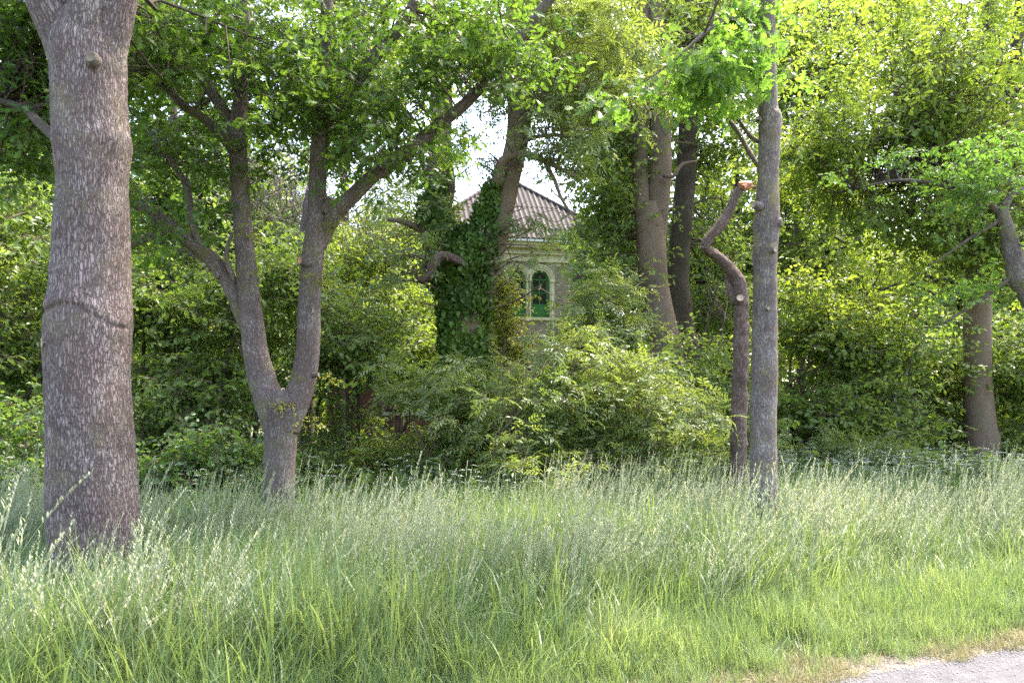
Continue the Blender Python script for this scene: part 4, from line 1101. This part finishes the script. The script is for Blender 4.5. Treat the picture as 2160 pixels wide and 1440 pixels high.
_, s = limb(t4b, 'trunk', [(1462, 1015, 18.5, 62), (1455, 860, 18.5, 52), (1445, 720, 18.5, 50), (1430, 590, 18.5, 48), (1438, 470, 18.5, 44), (1448, 350, 18.5, 42), (1452, 230, 18.5, 38), (1446, 100, 18.5, 34), (1440, -50, 18.5, 28), (1436, -300, 18.5, 16)], B_dark, 20, .1, .06, 2); sk.append(s)
c = blob_clusters([(1500, 60, 19.3, 130, 110, .8, 34), (1510, 440, 19.4, 60, 130, .8, 26), (1440, -250, 18.5, 300, 200, 3, 30)])
foliage(t4b, c, 5, .5, T_haw, 1.4); twigs(t4b, sk, c[:70], B_dark, .016)

# ---- T5: straight oak right
D5 = 8.0
t5 = thing('oak_tree', 'straight slim oak trunk at the right with grey lichen and round pruning scars', 'tree', P(1610, 1206, D5) * [1, 1, 0])
prof = [(1240, 1574, 1646), (1190, 1580, 1639), (1100, 1582, 1638), (1000, 1583, 1638), (900, 1583, 1637), (800, 1585, 1639), (700, 1587, 1639), (600, 1590, 1638), (530, 1589, 1639), (470, 1590, 1644), (430, 1594, 1643), (380, 1599, 1641), (300, 1601, 1645), (250, 1600, 1648), (225, 1601, 1640), (120, 1599, 1636), (0, 1597, 1635), (-200, 1600, 1632), (-600, 1610, 1630), (-900, 1616, 1622)]
_, s = limb(t5, 'trunk', [((a + b) / 2, y, D5, (b - a)) for y, a, b in prof], B_oak5, 64, .016, .04, 8, bark=.002); sk5 = [s]
for ct, sd in (([(1612, 370, D5 + .05, 10), (1580, 320, D5 + .2, 11), (1545, 262, D5 + .3, 9), (1500, 225, D5 + .3, 6)], 1), ([(1612, 305, D5 + .1, 9), (1585, 290, D5 + .1, 9), (1555, 250, D5 + .1, 7), (1520, 210, D5, 4)], 2),
               ([(1612, 60, D5, 14), (1560, 40, D5 - .3, 12), (1500, 60, D5 - .6, 9), (1420, 130, D5 - .9, 6)], 4)):
    _, s = limb(t5, 'limb', ct, B_oak2, 12, .06, .08, sd); sk5.append(s)
stub(t5, 1594, 433, D5 - .12, 15, (-1, -.6, .1), .06, B_oak5, M_woodold)
stub(t5, 1643, 470, D5 - .06, 19, (1, -.35, 0), .06, B_oak5, M_woodold)
stub(t5, 1632, 527, D5 - .13, 14, (.5, -1, 0), .05, B_oak5, M_woodold)
stub(t5, 1620, 650, D5 - .13, 9, (.3, -1, 0), .02, B_oak5, M_woodold)
stub(t5, 1600, 250, D5 - .1, 9, (-.6, -1, 0), .03, B_oak5, M_woodold)
c5 = blob_clusters([(1500, 140, 7.6, 70, 50, .35, 9), (1400, 165, 7.4, 80, 30, .3, 5), (1560, 40, 7.8, 50, 40, .4, 4), (1310, 190, 7.3, 30, 12, .1, 1), (1600, -280, 7.9, 400, 180, 1.8, 18), (1600, -650, 7.9, 450, 200, 2.0, 14)])
_, p5 = foliage(t5, c5, 6, .22, T_oakb, .85, droop=.45); twigs(t5, sk5, c5, B_oak2, .009)
leaf_parts(t5, p5, 'oak', .12, M_oakb)

# ---- T6: crooked sawn trunk
D6 = 10.8
t6 = thing('crooked_tree', 'leafless crooked trunk with a broken orange tip, leaning beside the straight oak', 'tree', P(1552, 1119, D6) * [1, 1, 0])
limb(t6, 'trunk', [(1550, 1125, D6, 40), (1552, 1040, D6, 33), (1557, 940, D6, 32), (1560, 850, D6, 30), (1563, 740, D6, 30), (1564, 660, D6, 30), (1562, 620, D6, 29), (1560, 600, D6, 27), (1546, 575, D6, 23), (1520, 546, D6, 21), (1499, 531, D6, 20), (1487, 521, D6 - .1, 17), (1497, 500, D6 - .1, 19), (1520, 475, D6 - .1, 22), (1540, 440, D6 - .1, 17), (1556, 405, D6 - .1, 15), (1568, 394, D6 - .1, 13)], B_cut, 32, .025, .28, 5, bark=.009)
limb(t6, 'limb', [(1553, 640, D6 + .02, 22), (1540, 605, D6 + .08, 18), (1535, 580, D6 + .12, 14), (1530, 565, D6 + .12, 6)], B_cut, 14, .04, .08, 6)
stub(t6, 1561, 630, D6 - .11, 18, (-.15, -1, .45), .045, B_cut, M_woodold)
j = Join()
for k in range(9):
    a = P(1566, 396, D6 - .1) + rng.normal(0, .02, 3); b = P(1578 + rng.uniform(-6, 12), 388 + rng.uniform(-8, 6), D6 - .1) + rng.normal(0, .02, 3)
    V, F, _ = tube_data([a, (a + b) / 2, b], [.04, .03, .008], 5, .03, .3, k); j.add(V, F)
o = obj('broken_end', j.mesh('broken_end', [plain('split_wood', (.36, .14, .07), .8, .4, 30)]), t6)
V, F, _ = tube_data([P(1487, 522, D6 - .1), P(1478, 522, D6 - .15), P(1472, 521, D6 - .15)], [.03, .02, .004], 6, .03)
obj('snag', make_mesh('snag', V, F, [B_cut], {'bk': V}), t6)

# ---- T8: far right tree
D8 = 17.0
t8 = thing('broad_oak_tree', 'stout smooth trunk at the far right, spreading bright green foliage above', 'tree', P(2075, 1028, D8) * [1, 1, 0])
sk8 = []
for nm, ct, sd in (('trunk', [(2078, 1030, D8, 78), (2076, 985, D8, 62), (2073, 930, D8, 66), (2068, 890, D8, 60), (2062, 800, D8, 54), (2061, 700, D8, 54), (2064, 600, D8, 54), (2066, 500, D8, 50)], 1), ('limb', [(2062, 620, D8, 40), (2050, 500, D8, 34), (2045, 400, D8, 30), (2070, 250, D8, 28), (2085, 100, D8, 26), (2080, -80, D8, 22), (2075, -350, D8, 14)], 2),
                   ('limb', [(2072, 600, D8, 38), (2095, 510, D8, 34), (2110, 400, D8, 30), (2130, 250, D8, 26), (2150, 50, D8, 22), (2170, -250, D8, 14)], 3),
                   ('limb', [(2060, 480, D8, 16), (2030, 440, D8 - .8, 14), (1960, 392, D8 - 1.6, 11), (1880, 380, D8 - 2, 9), (1800, 398, D8 - 2.2, 6)], 4)):
    _, s = limb(t8, nm, ct, B_smooth if sd == 1 else B_dark, 22, .08, .04, sd); sk8.append(s)
c8 = blob_clusters([(2000, 120, 15.5, 190, 140, 1.8, 90), (1850, 280, 15, 150, 130, 1.2, 60), (2080, 330, 15.5, 120, 160, 1.2, 60), (1950, 470, 15.5, 150, 90, 1.0, 44), (2090, 560, 15.8, 90, 60, .6, 22), (1750, 330, 15.5, 110, 90, 1, 30), (2000, -250, 15.5, 400, 220, 3, 50), (2300, 300, 16, 160, 300, 2, 40)])
foliage(t8, c8, 5, .5, T_oakfarb, 1.1); twigs(t8, sk8, c8[:260], B_dark, .018)

# ---- a limb reaching in from a tree that stands beyond the right edge
D9 = 12.0
t9 = thing('leaning_oak_tree', 'rough pale leaning stem cut off by the right edge, its branches reaching left', 'tree', P(2330, 1094, D9) * [1, 1, 0])
sk9 = []
for nm, ct, sd in (('trunk', [(2330, 1100, D9, 70), (2300, 950, D9, 60), (2240, 760, D9, 52), (2185, 640, D9, 46), (2150, 590, D9, 42), (2135, 530, D9, 36), (2122, 480, D9, 30), (2110, 440, D9, 24)], 1),
                   ('limb', [(2118, 455, D9, 18), (2085, 432, D9, 13), (2040, 412, D9, 10), (1975, 388, D9, 8), (1900, 380, D9 + .2, 6), (1830, 392, D9 + .3, 3)], 2),
                   ('limb', [(2112, 450, D9, 18), (2135, 410, D9, 15), (2165, 400, D9, 14), (2220, 380, D9, 10)], 3),
                   ('limb', [(2145, 575, D9, 12), (2110, 602, D9, 9), (2060, 638, D9, 7), (2000, 676, D9, 4), (1960, 690, D9, 2)], 4),
                   ('limb', [(2112, 455, D9, 9), (2095, 474, D9, 8), (2050, 500, D9, 6), (2000, 535, D9, 4), (1960, 560, D9, 2)], 5)):
    _, s = limb(t9, nm, ct, B_oak5 if sd == 1 else B_oak2, 20, .06, .07, sd); sk9.append(s)
c9 = blob_clusters([(1980, 400, 11.9, 140, 60, .5, 16), (2100, 350, 11.8, 80, 80, .5, 14), (2150, 650, 12, 50, 60, .4, 6), (2040, 640, 12, 80, 40, .4, 6), (2250, 450, 12, 100, 200, 1, 14), (1900, 330, 12.4, 90, 50, .4, 5)])
foliage(t9, c9, 8, .34, T_oakb, .62); twigs(t9, sk9, c9, B_oak2, .01)

# ---- T7: dark ivy-covered stem in the left thicket
D7 = 14.0
t7 = thing('dark_ivy_tree', 'thin trunk smothered in almost black ivy in the left thicket', 'tree', P(385, 1062, D7) * [1, 1, 0])
_, s7 = limb(t7, 'trunk', [(385, 1065, D7, 34), (388, 800, D7, 26), (380, 600, D7, 24), (370, 400, D7, 20), (365, 150, D7, 12)], B_dark, 14, .12, .05, 1)
q, ro, nr = ivy_on(t7, [(385, 1040, D7, 60), (388, 850, D7, 66), (384, 700, D7, 60), (376, 560, D7, 54), (370, 420, D7, 44), (366, 330, D7, 30)], 1.0, 1300)
q += rng.normal(0, .07, q.shape); scatter('ivy', q, ro, rng.uniform(.9, 1.6, len(q)), T_ivy, t7)

# ---- dead drooping twigs behind the forked oak
D10 = 15.0
td = thing('dead_tree', 'tangle of bare grey drooping twigs behind the forked oak', 'tree', P(650, 1049, D10) * [1, 1, 0])
_, sd_ = limb(td, 'trunk', [(640, 1052, D10, 34), (650, 800, D10, 28), (640, 560, D10, 26), (660, 380, D10, 22), (700, 240, D10, 18), (740, 100, D10, 14), (770, 20, D10, 8)], B_grey, 12, .12, .06, 1)
VV, FF, BB, n = [], [], [], 0
for (cx, cy_, rx, ry, k) in ((600, 430, 120, 110, 300), (820, 440, 70, 90, 130), (780, 110, 90, 90, 110), (700, 470, 80, 80, 120)):
    for _ in range(k):
        a = P(cx + rng.normal(0, rx * .5), cy_ - ry * .6 + rng.normal(0, ry * .45), D10 + rng.normal(0, .5)); l = rng.uniform(.4, 1.1); dr = rng.normal(0, .6)
        b = a + np.array([dr * .5 * l, rng.normal(0, .2), -.2 * l]); c = a + np.array([dr * l * .9, rng.normal(0, .3), -.9 * l])
        V, F, bk = tube_data([a, b, c], [.008, .006, .003], 3, .25, 0, 1, False); VV.append(V); FF.append(F + n); BB.append(bk); n += len(V)
o = obj('twigs', make_mesh('twigs', np.vstack(VV), np.vstack(FF), [B_grey], {'bk': np.vstack(BB)}), td); o['kind'] = 'stuff'

# ================================================================== SHRUBS and background trees
def shrub(name, label, cat, blobs, per, cr, ts, scale, bark=B_dark, nst=5, group=None, tf=.5, holes=True, flat=.55, stems_px=None):
    bx = np.mean([b[0] for b in blobs]); d = np.mean([b[2] for b in blobs])
    base = P(bx, HZ, d); base[2] = 0
    t = thing(name, label, cat, base, group)
    sk = []
    spread = max(b[3] for b in blobs) * d / FPX
    top = max(P(b[0], b[1] - b[4] * .5, b[2])[2] for b in blobs)
    for k in range(nst):
        ang = rng.uniform(0, 6.28); a = base + [math.cos(ang) * .15, math.sin(ang) * .15, 0]
        e = base + [rng.uniform(-1, 1) * spread * .6, rng.normal(0, .4), top * rng.uniform(.6, 1)]
        m = (a + e) / 2 + rng.normal(0, .12 * top, 3) * [1, .5, 0.3] + [0, 0, .1 * top]
        r0 = min(.05, .012 * top + .012)
        V, F, bk = tube_data([a, a * .6 + m * .4, m, e], [r0, r0 * .8, r0 * .6, r0 * .3], 7, .15, .08, k)
        obj('stem', make_mesh('stem', V, F, [bark], {'bk': bk}), t); sk.append(smooth_poly([a, m, e], [r0, r0 * .6, r0 * .3], .12))
    c = blob_clusters(blobs, -1 if ts is T_yellow else -.02)
    o, p = foliage(t, c, max(4, int(per * .62)), cr, ts, scale, flat, 'foliage', holes=holes)
    twigs(t, sk, c, bark, .012, frac=tf, maxlen=4, sub=1)
    return t, p
shr = [
 ('hazel_bush', 'round broad-leaved bush low between the thick oak and the forked oak', 'bush', [(430, 985, 10.6, 130, 75, .8, 46), (330, 1010, 10.4, 60, 60, .6, 16), (520, 1000, 10.7, 70, 70, .6, 18)], 9, .3, T_hazel, 1.0, B_grey, 4),
 ('leafy_bush', 'shaded leafy bush left of the thick oak at the picture edge', 'bush', [(30, 950, 10.5, 120, 90, .8, 36), (-120, 900, 10.5, 130, 140, .8, 30)], 9, .32, T_hazel, .9, B_grey, 5),
 ('thicket_shrub', 'tall shaded shrub behind the thick oak on its left side', 'shrub', [(20, 600, 12.5, 130, 230, 1, 120), (-150, 500, 12.5, 120, 300, 1, 60)], 9, .4, T_haw, 1.15, B_dark, 5),
 ('thicket_shrub', 'tall dark shrub filling the space between the thick oak and the dark ivy stem', 'shrub', [(320, 700, 13.5, 90, 160, .9, 70), (300, 500, 14, 80, 120, 1, 40)], 9, .4, T_haw, 1.15, B_dark, 5),
 ('thicket_shrub', 'dim shrub standing directly behind the lower fork of the forked oak', 'shrub', [(560, 640, 13, 110, 130, .9, 70), (480, 760, 13.2, 110, 100, .8, 40)], 9, .4, T_haw, 1.1, B_dark, 5),
 ('thicket_shrub', 'dark shrub just right of the forked oak trunk, left of the brick wall', 'shrub', [(715, 830, 13.5, 66, 110, .7, 46), (760, 700, 14, 70, 100, .8, 34)], 9, .4, T_haw, 1.1, B_dark, 5),
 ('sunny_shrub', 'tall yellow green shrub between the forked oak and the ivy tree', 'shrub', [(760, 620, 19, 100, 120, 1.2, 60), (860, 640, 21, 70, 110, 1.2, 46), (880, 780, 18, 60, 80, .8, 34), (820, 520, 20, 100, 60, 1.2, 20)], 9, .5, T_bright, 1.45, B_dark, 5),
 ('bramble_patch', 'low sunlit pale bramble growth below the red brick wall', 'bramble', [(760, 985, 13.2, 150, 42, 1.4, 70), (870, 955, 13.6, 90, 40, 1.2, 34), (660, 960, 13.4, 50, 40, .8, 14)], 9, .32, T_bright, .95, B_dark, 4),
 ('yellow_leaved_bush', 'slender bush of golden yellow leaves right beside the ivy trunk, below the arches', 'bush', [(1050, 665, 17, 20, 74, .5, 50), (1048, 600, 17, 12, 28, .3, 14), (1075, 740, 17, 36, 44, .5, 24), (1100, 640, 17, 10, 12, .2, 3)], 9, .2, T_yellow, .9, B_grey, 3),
 ('ash_sapling', 'feathery ash sapling arching over the grass in the middle of the picture', 'sapling', [(1110, 880, 11.4, 80, 70, .5, 22), (1080, 970, 11.2, 90, 50, .5, 20), (1010, 860, 11.9, 50, 70, .4, 12), (1150, 780, 12.0, 50, 40, .4, 8)], 8, .36, T_ash, .95, B_smooth, 5),
 ('ash_sapling', 'feathery ash sapling with the highest crown below the arched doors', 'sapling', [(1250, 740, 12.6, 80, 50, .6, 18), (1180, 850, 12.6, 70, 80, .6, 16), (1320, 800, 12.4, 60, 60, .6, 14), (1230, 900, 12.0, 70, 60, .5, 16)], 8, .38, T_ash, 1.0, B_smooth, 5),
 ('ash_sapling', 'spreading ash sapling drooping towards the crooked trunk', 'sapling', [(1390, 830, 11.8, 80, 60, .6, 20), (1350, 930, 11.5, 110, 50, .6, 26), (1460, 900, 12, 50, 60, .5, 12), (1270, 990, 11.2, 110, 34, .5, 16)], 8, .38, T_ash, .95, B_smooth, 5),
 ('thicket_shrub', 'leafy shrub seen through the ash saplings in the middle of the picture', 'shrub', [(1180, 900, 14, 120, 90, .8, 50), (1340, 850, 14.5, 120, 110, .8, 50), (1060, 900, 14.5, 60, 90, .6, 20)], 8, .42, T_haw, 1.15, B_grey, 6),
 ('ash_sapling', 'taller ash sapling rising right of the arched doors', 'sapling', [(1290, 720, 14.5, 70, 60, .7, 34), (1265, 630, 14.8, 36, 50, .5, 16), (1225, 715, 14.6, 40, 30, .4, 10)], 9, .36, T_ash, 1.1, B_smooth, 4),
 ('ash_sapling', 'feathery sapling leaning over the ivy trunk foot on its left', 'sapling', [(950, 860, 12.4, 55, 80, .4, 26), (920, 960, 12.2, 60, 60, .5, 26), (880, 830, 12.6, 50, 50, .4, 12)], 8, .3, T_ash, .9, B_smooth, 3),
 ('thicket_shrub', 'green shrub filling the gap between the forked brown trunk and the crooked trunk', 'shrub', [(1490, 830, 15, 90, 110, .9, 60), (1510, 640, 19.6, 80, 90, .6, 36), (1480, 960, 14, 100, 60, .8, 34)], 9, .42, T_haw, 1.2, B_dark, 5),
 ('thicket_shrub', 'shrub behind the straight slim oak on its right side, light above and dark below', 'shrub', [(1720, 700, 17, 100, 140, 1.1, 80), (1700, 880, 16.5, 90, 80, .9, 46)], 9, .45, T_bright, 1.3, B_dark, 6),
 ('thicket_shrub', 'shrub in the middle of the right thicket with pale thin stems', 'shrub', [(1850, 740, 17.5, 100, 150, 1.1, 84), (1840, 900, 17, 100, 70, .9, 46)], 9, .45, T_haw, 1.3, B_grey, 8),
 ('thicket_shrub', 'shrub just left of the stout far right trunk', 'shrub', [(1965, 780, 18.5, 80, 150, 1.1, 66), (1980, 920, 18.3, 80, 60, .8, 34)], 9, .45, T_haw, 1.3, B_grey, 6),
 ('thicket_shrub', 'shrub right of the stout far right trunk at the picture edge', 'shrub', [(2150, 820, 18.2, 70, 150, 1, 60), (2260, 800, 17, 130, 180, 1.3, 60)], 9, .45, T_haw, 1.3, B_dark, 5),
 ('thicket_shrub', 'low shrub behind the hazel bush, under the arching limb of the forked oak', 'shrub', [(420, 860, 12.6, 110, 60, .6, 34), (250, 900, 12.4, 90, 70, .6, 26)], 9, .4, T_haw, 1.0, B_dark, 4),
 ('elder_bush', 'pale fresh bush low in the right thicket behind the tall grass', 'bush', [(1740, 950, 14.8, 90, 36, .7, 24), (1860, 955, 15, 90, 36, .7, 24)], 8, .3, T_ash, .85, B_grey, 4),
]
for a in shr: shrub(*a, holes='yellow' not in a[0], group='undergrowth shrubs' if a[0] == 'thicket_shrub' else None)

def bgtree(label, px, d, trunkw, blobs, ts, scale, cr=.8, per=6, bark=B_dark, holes=True, hpx=0):
    base = P(px, HZ, d); base[2] = 0
    t = thing('background_tree', label, 'tree', base, 'trees of the wood behind')
    ht = P(px, hpx, d)
    _, s = limb(t, 'trunk', [(px, HZ + EYE * FPX / d, d, trunkw), (px + rng.uniform(-8, 8), 700, d, trunkw * .8), (px + rng.uniform(-15, 15), 400, d, trunkw * .7), (px + rng.uniform(-25, 25), hpx, d, trunkw * .35)], bark, 12, .25, .05, int(px))
    c = blob_clusters(blobs); foliage(t, c, per, cr, ts, scale, .6, holes=holes); twigs(t, [s], c, bark, .03, frac=.6, maxlen=6, sub=1)
bgtree('leafy tree behind the thick oak, filling the upper left corner', 130, 21, 26, [(60, 250, 20, 230, 260, 2, 130), (100, -150, 20, 330, 200, 3, 70)], T_oakfar, 1.4, .7)
bgtree('leafy tree behind the left limb of the forked oak', 420, 22, 24, [(400, 330, 21, 170, 260, 2, 100), (380, 620, 21, 160, 140, 1.5, 60)], T_oakfar, 1.4, .7)
bgtree('airy tree seen above the dead twigs, left of the house roof', 720, 26, 22, [(700, 180, 25, 190, 150, 2.5, 80), (640, 560, 24, 150, 120, 2, 46), (760, -100, 25, 250, 120, 3, 50)], T_bright, 1.9, .8)
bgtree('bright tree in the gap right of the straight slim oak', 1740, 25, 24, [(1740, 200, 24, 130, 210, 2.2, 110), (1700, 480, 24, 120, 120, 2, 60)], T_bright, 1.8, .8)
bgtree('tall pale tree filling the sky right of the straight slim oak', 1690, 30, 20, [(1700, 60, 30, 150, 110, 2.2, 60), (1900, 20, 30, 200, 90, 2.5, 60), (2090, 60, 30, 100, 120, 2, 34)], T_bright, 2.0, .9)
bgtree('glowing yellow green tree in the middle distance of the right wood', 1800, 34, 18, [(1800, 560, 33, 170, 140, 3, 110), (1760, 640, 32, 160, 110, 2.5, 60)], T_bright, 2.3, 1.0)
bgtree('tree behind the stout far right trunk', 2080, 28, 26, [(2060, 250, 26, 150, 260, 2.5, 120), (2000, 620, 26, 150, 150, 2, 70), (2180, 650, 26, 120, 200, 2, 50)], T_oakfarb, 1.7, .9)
bgtree('tree between the dark trunk and the straight slim oak, further back', 1540, 27, 22, [(1540, 130, 26, 90, 130, 2, 46), (1530, 520, 26, 80, 130, 2, 50), (1420, 600, 25, 130, 130, 2, 60)], T_haw, 2.3, .8)
bgtree('tall tree behind the forked brown trunk, closing the top of the picture', 1330, 32, 20, [(1290, 40, 32, 110, 80, 2.0, 36), (1450, 50, 32, 100, 90, 2, 34), (1530, 380, 31, 50, 80, 1.5, 16)], T_haw, 2.4, .9)
bgtree('tree just right of the house, its leaves against the roof edge', 1290, 30, 22, [(1310, 330, 29, 70, 200, 2, 70), (1290, 560, 28, 70, 110, 2, 44)], T_haw, 2.4, .8)
bgtree('dense dim tree behind the left thicket', 240, 27, 26, [(200, 640, 26, 240, 190, 2.5, 120), (480, 700, 26, 160, 150, 2, 60)], T_haw, 2.2, .9)

# the far edge of the wood, too far to count
cw = []
for k in range(900):
    px = rng.uniform(-500, 2700); d = rng.uniform(46, 60)
    topy = 640 + 60 * math.sin(px * .006) + (0 if px < 700 or px > 1400 else 130)
    if px > 1350: topy = 480 + 60 * math.sin(px * .01)
    if px < 600: topy = 420 + 80 * math.sin(px * .009)
    py = rng.uniform(topy, 900); cw.append(P(px, py, d))
cw = np.array(cw); cw = cw[cw[:, 2] > .3]
wood = bpy.data.objects.new('far_wood', None)
p_ = np.repeat(cw, 12, 0) + rng.normal(size=(len(cw) * 12, 3)) * [1.3, 1.2, .9]; p_ = p_[p_[:, 2] > .2]
fw = scatter('far_woodland', p_, np.stack([rng.normal(0, .5, len(p_)), rng.normal(0, .5, len(p_)), rng.uniform(0, 6.28, len(p_))], -1), rng.uniform(3.2, 5, len(p_)), T_bright)
fw['label'] = 'pale mass of woodland far behind the trees'; fw['category'] = 'woodland'
bpy.data.objects.remove(wood)

# undergrowth on the ground beyond the grass
n = 8200
d = rng.uniform(10.2, 24, n); px = rng.uniform(-350, 2500, n)
gx = (px - 1080) / FPX * d
gp = np.stack([gx, d, rng.uniform(.05, .5, n)], -1)
lim = np.where(gx > .5, 13.2, 10.4)
gp = gp[d > lim]; n = len(gp)
o = scatter('ground_cover', gp, np.stack([rng.normal(0, .4, n), rng.normal(-.2, .4, n), rng.uniform(0, 6.28, n)], -1), rng.uniform(1, 1.7, n), T_haw)
o['label'] = 'low leafy ground cover under the trees'; o['category'] = 'undergrowth'

# ================================================================== GRASS
def field(n, lo, hi, dmax_l, dmax_r, imin, imax=99):
    y = np.sqrt(rng.uniform(lo ** 2, hi ** 2, n)); x = rng.uniform(-.86, .86, n) * y
    i = inward(x, y); dm = np.where(x < .4, dmax_l, dmax_r)
    ok = (i > imin) & (i < imax) & (y < dm + rng.normal(0, .25, n))
    x, y = x[ok], y[ok]
    return x, y, inward(x, y)
def patch(x, y, s, seed): return vnoise(np.stack([x * s, y * s, x * 0], -1), seed) * .5 + .5
x, y, i = field(15500, 2.2, 14.6, 10.6, 14.2, .32)
h = np.clip((i - .15) / (.85 + .75 * np.clip(x / 2.5, 0, 1)), .3, 1) * (.5 + .42 * patch(x, y, .9, 31) + .3 * patch(x, y, 3.0, 32))
dn = np.clip(1.15 - (y - 3) / 22, .45, 1); ok = rng.uniform(size=len(x)) < dn; x, y, i, h = x[ok], y[ok], i[ok], h[ok]
n = len(x)
o = scatter('tall_grass', np.stack([x, y, ground_z(x, y) - .03], -1), np.stack([rng.normal(0, .1, n), rng.normal(.04, .1, n), rng.normal(0, .9, n)], -1), np.stack([h ** .5, h ** .5, h], -1) * rng.uniform(.8, 1.15, (n, 1)), T_tuft)
o['label'] = 'dense bright green meadow grass leaves across the foreground'; o['category'] = 'grass'
x, y, i = field(14500, 2.4, 14.8, 10.2, 14.4, .9)
pt = patch(x, y, .8, 41) * .6 + patch(x, y, 2.2, 42) * .4
prob = np.clip((i - .6) / (.7 + 1.0 * np.clip(x / 2.5, 0, 1)), 0, 1) * np.clip((pt - .28) * 2.6, .08, 1)
ok = rng.uniform(size=len(x)) < prob * .58; x, y, i, pt = x[ok], y[ok], i[ok], pt[ok]; n = len(x)
h = .86 * (.62 + .6 * pt) * rng.uniform(.75, 1.15, n) * (1 + (rng.uniform(size=n) < .12) * .15)
o = scatter('flowering_grass', np.stack([x, y, ground_z(x, y) - .03], -1), np.stack([rng.normal(0, .06, n), rng.normal(.05, .07, n), rng.normal(0, .5, n)], -1), h, T_culm)
o['label'] = 'tall pale flowering grass stems with feathery seed heads'; o['category'] = 'grass'
x, y, i = field(20000, 2.2, 9, 99, 99, .1, 1.5)
ok = rng.uniform(size=len(x)) < np.clip(1.3 - i * .6, .2, 1) * np.clip(i * 3.4 * patch(x, y, 1.7, 51) + .1, 0, 1); x, y, i = x[ok], y[ok], i[ok]; n = len(x)
h = np.clip(.35 + i * 1.0, .35, 1.15) * rng.uniform(.7, 1.2, n)
o = scatter('short_grass', np.stack([x, y, np.full(n, -.005)], -1), np.stack([rng.normal(0, .1, n), rng.normal(0, .1, n), rng.uniform(0, 6.28, n)], -1), h, T_short)
o['label'] = 'short fine grass tussocks along the sandy verge'; o['category'] = 'grass'
x, y, i = field(30000, 2.6, 9, 99, 99, -.04, .6); ok = rng.uniform(size=len(x)) < np.clip(patch(x, y, 3.1, 61) * 1.9 - .45, .04, 1); x, y, i = x[ok], y[ok], i[ok]; n = len(x)
o = scatter('dry_grass', np.stack([x, y, np.full(n, .004)], -1), np.stack([rng.normal(0, .15, n), rng.normal(0, .15, n), rng.uniform(0, 6.28, n)], -1), rng.uniform(.5, 1.2, n), T_drytuft)
o['label'] = 'dry straw-coloured grass litter at the road edge'; o['category'] = 'grass'
# gravel along the road edge
m = 9000; t_ = rng.uniform(-3, 9, m); off = rng.normal(.02, .16, m)
gx = t_ * ED[0] + off * EN[0]; gy = 3.86 + t_ * ED[1] + off * EN[1]
V0 = np.array([(1, 0, 0), (-1, 0, 0), (0, 1, 0), (0, -1, 0), (0, 0, .8), (0, 0, -.8)]); F0 = np.array([(0, 2, 4), (2, 1, 4), (1, 3, 4), (3, 0, 4), (2, 0, 5), (1, 2, 5), (3, 1, 5), (0, 3, 5)])
sz = rng.uniform(.002, .0075, (m, 1, 1)) * rng.uniform(.7, 1.3, (m, 1, 3)); VV = V0[None] * sz; a = rng.uniform(0, 6.28, m); ca, sa = np.cos(a)[:, None], np.sin(a)[:, None]
VV = np.stack([VV[..., 0] * ca - VV[..., 1] * sa + gx[:, None], VV[..., 0] * sa + VV[..., 1] * ca + gy[:, None], VV[..., 2] + .018 - .008 * (off[:, None] > 0)], -1).reshape(-1, 3)
o = obj('gravel', make_mesh('gravel', VV, (F0[None] + np.arange(m)[:, None, None] * 6).reshape(-1, 3), [plain('grit', (.36, .33, .31), .9, .35, 30)], smooth=False)); o['kind'] = 'stuff'; o['label'] = 'loose grit along the broken road edge'; o['category'] = 'gravel'
# cow parsley behind the tall grass
x, y, i = field(5200, 8.8, 15.5, 11.2, 15.4, 1.5); ok = (np.where(x < .4, y > 9.4, y > 11.8)) & (rng.uniform(size=len(x)) < np.where(x < .4, .12, .2)); x, y = x[ok], y[ok]; n = len(x)
o = scatter('cow_parsley', np.stack([x, y, np.zeros(n)], -1), np.stack([rng.normal(0, .08, n), rng.normal(0, .08, n), rng.uniform(0, 6.28, n)], -1), rng.uniform(.75, 1.1, n), T_pars)
o['label'] = 'white-flowered cow parsley growing behind the tall grass'; o['category'] = 'wildflowers'

for o in bpy.data.objects:
    if '_base' in o: del o['_base']
print('INSTANCES', NINST[0], 'OBJECTS', len(sc.objects), 'TRIS', sum(len(o.data.polygons) for o in sc.objects if o.type == 'MESH'))
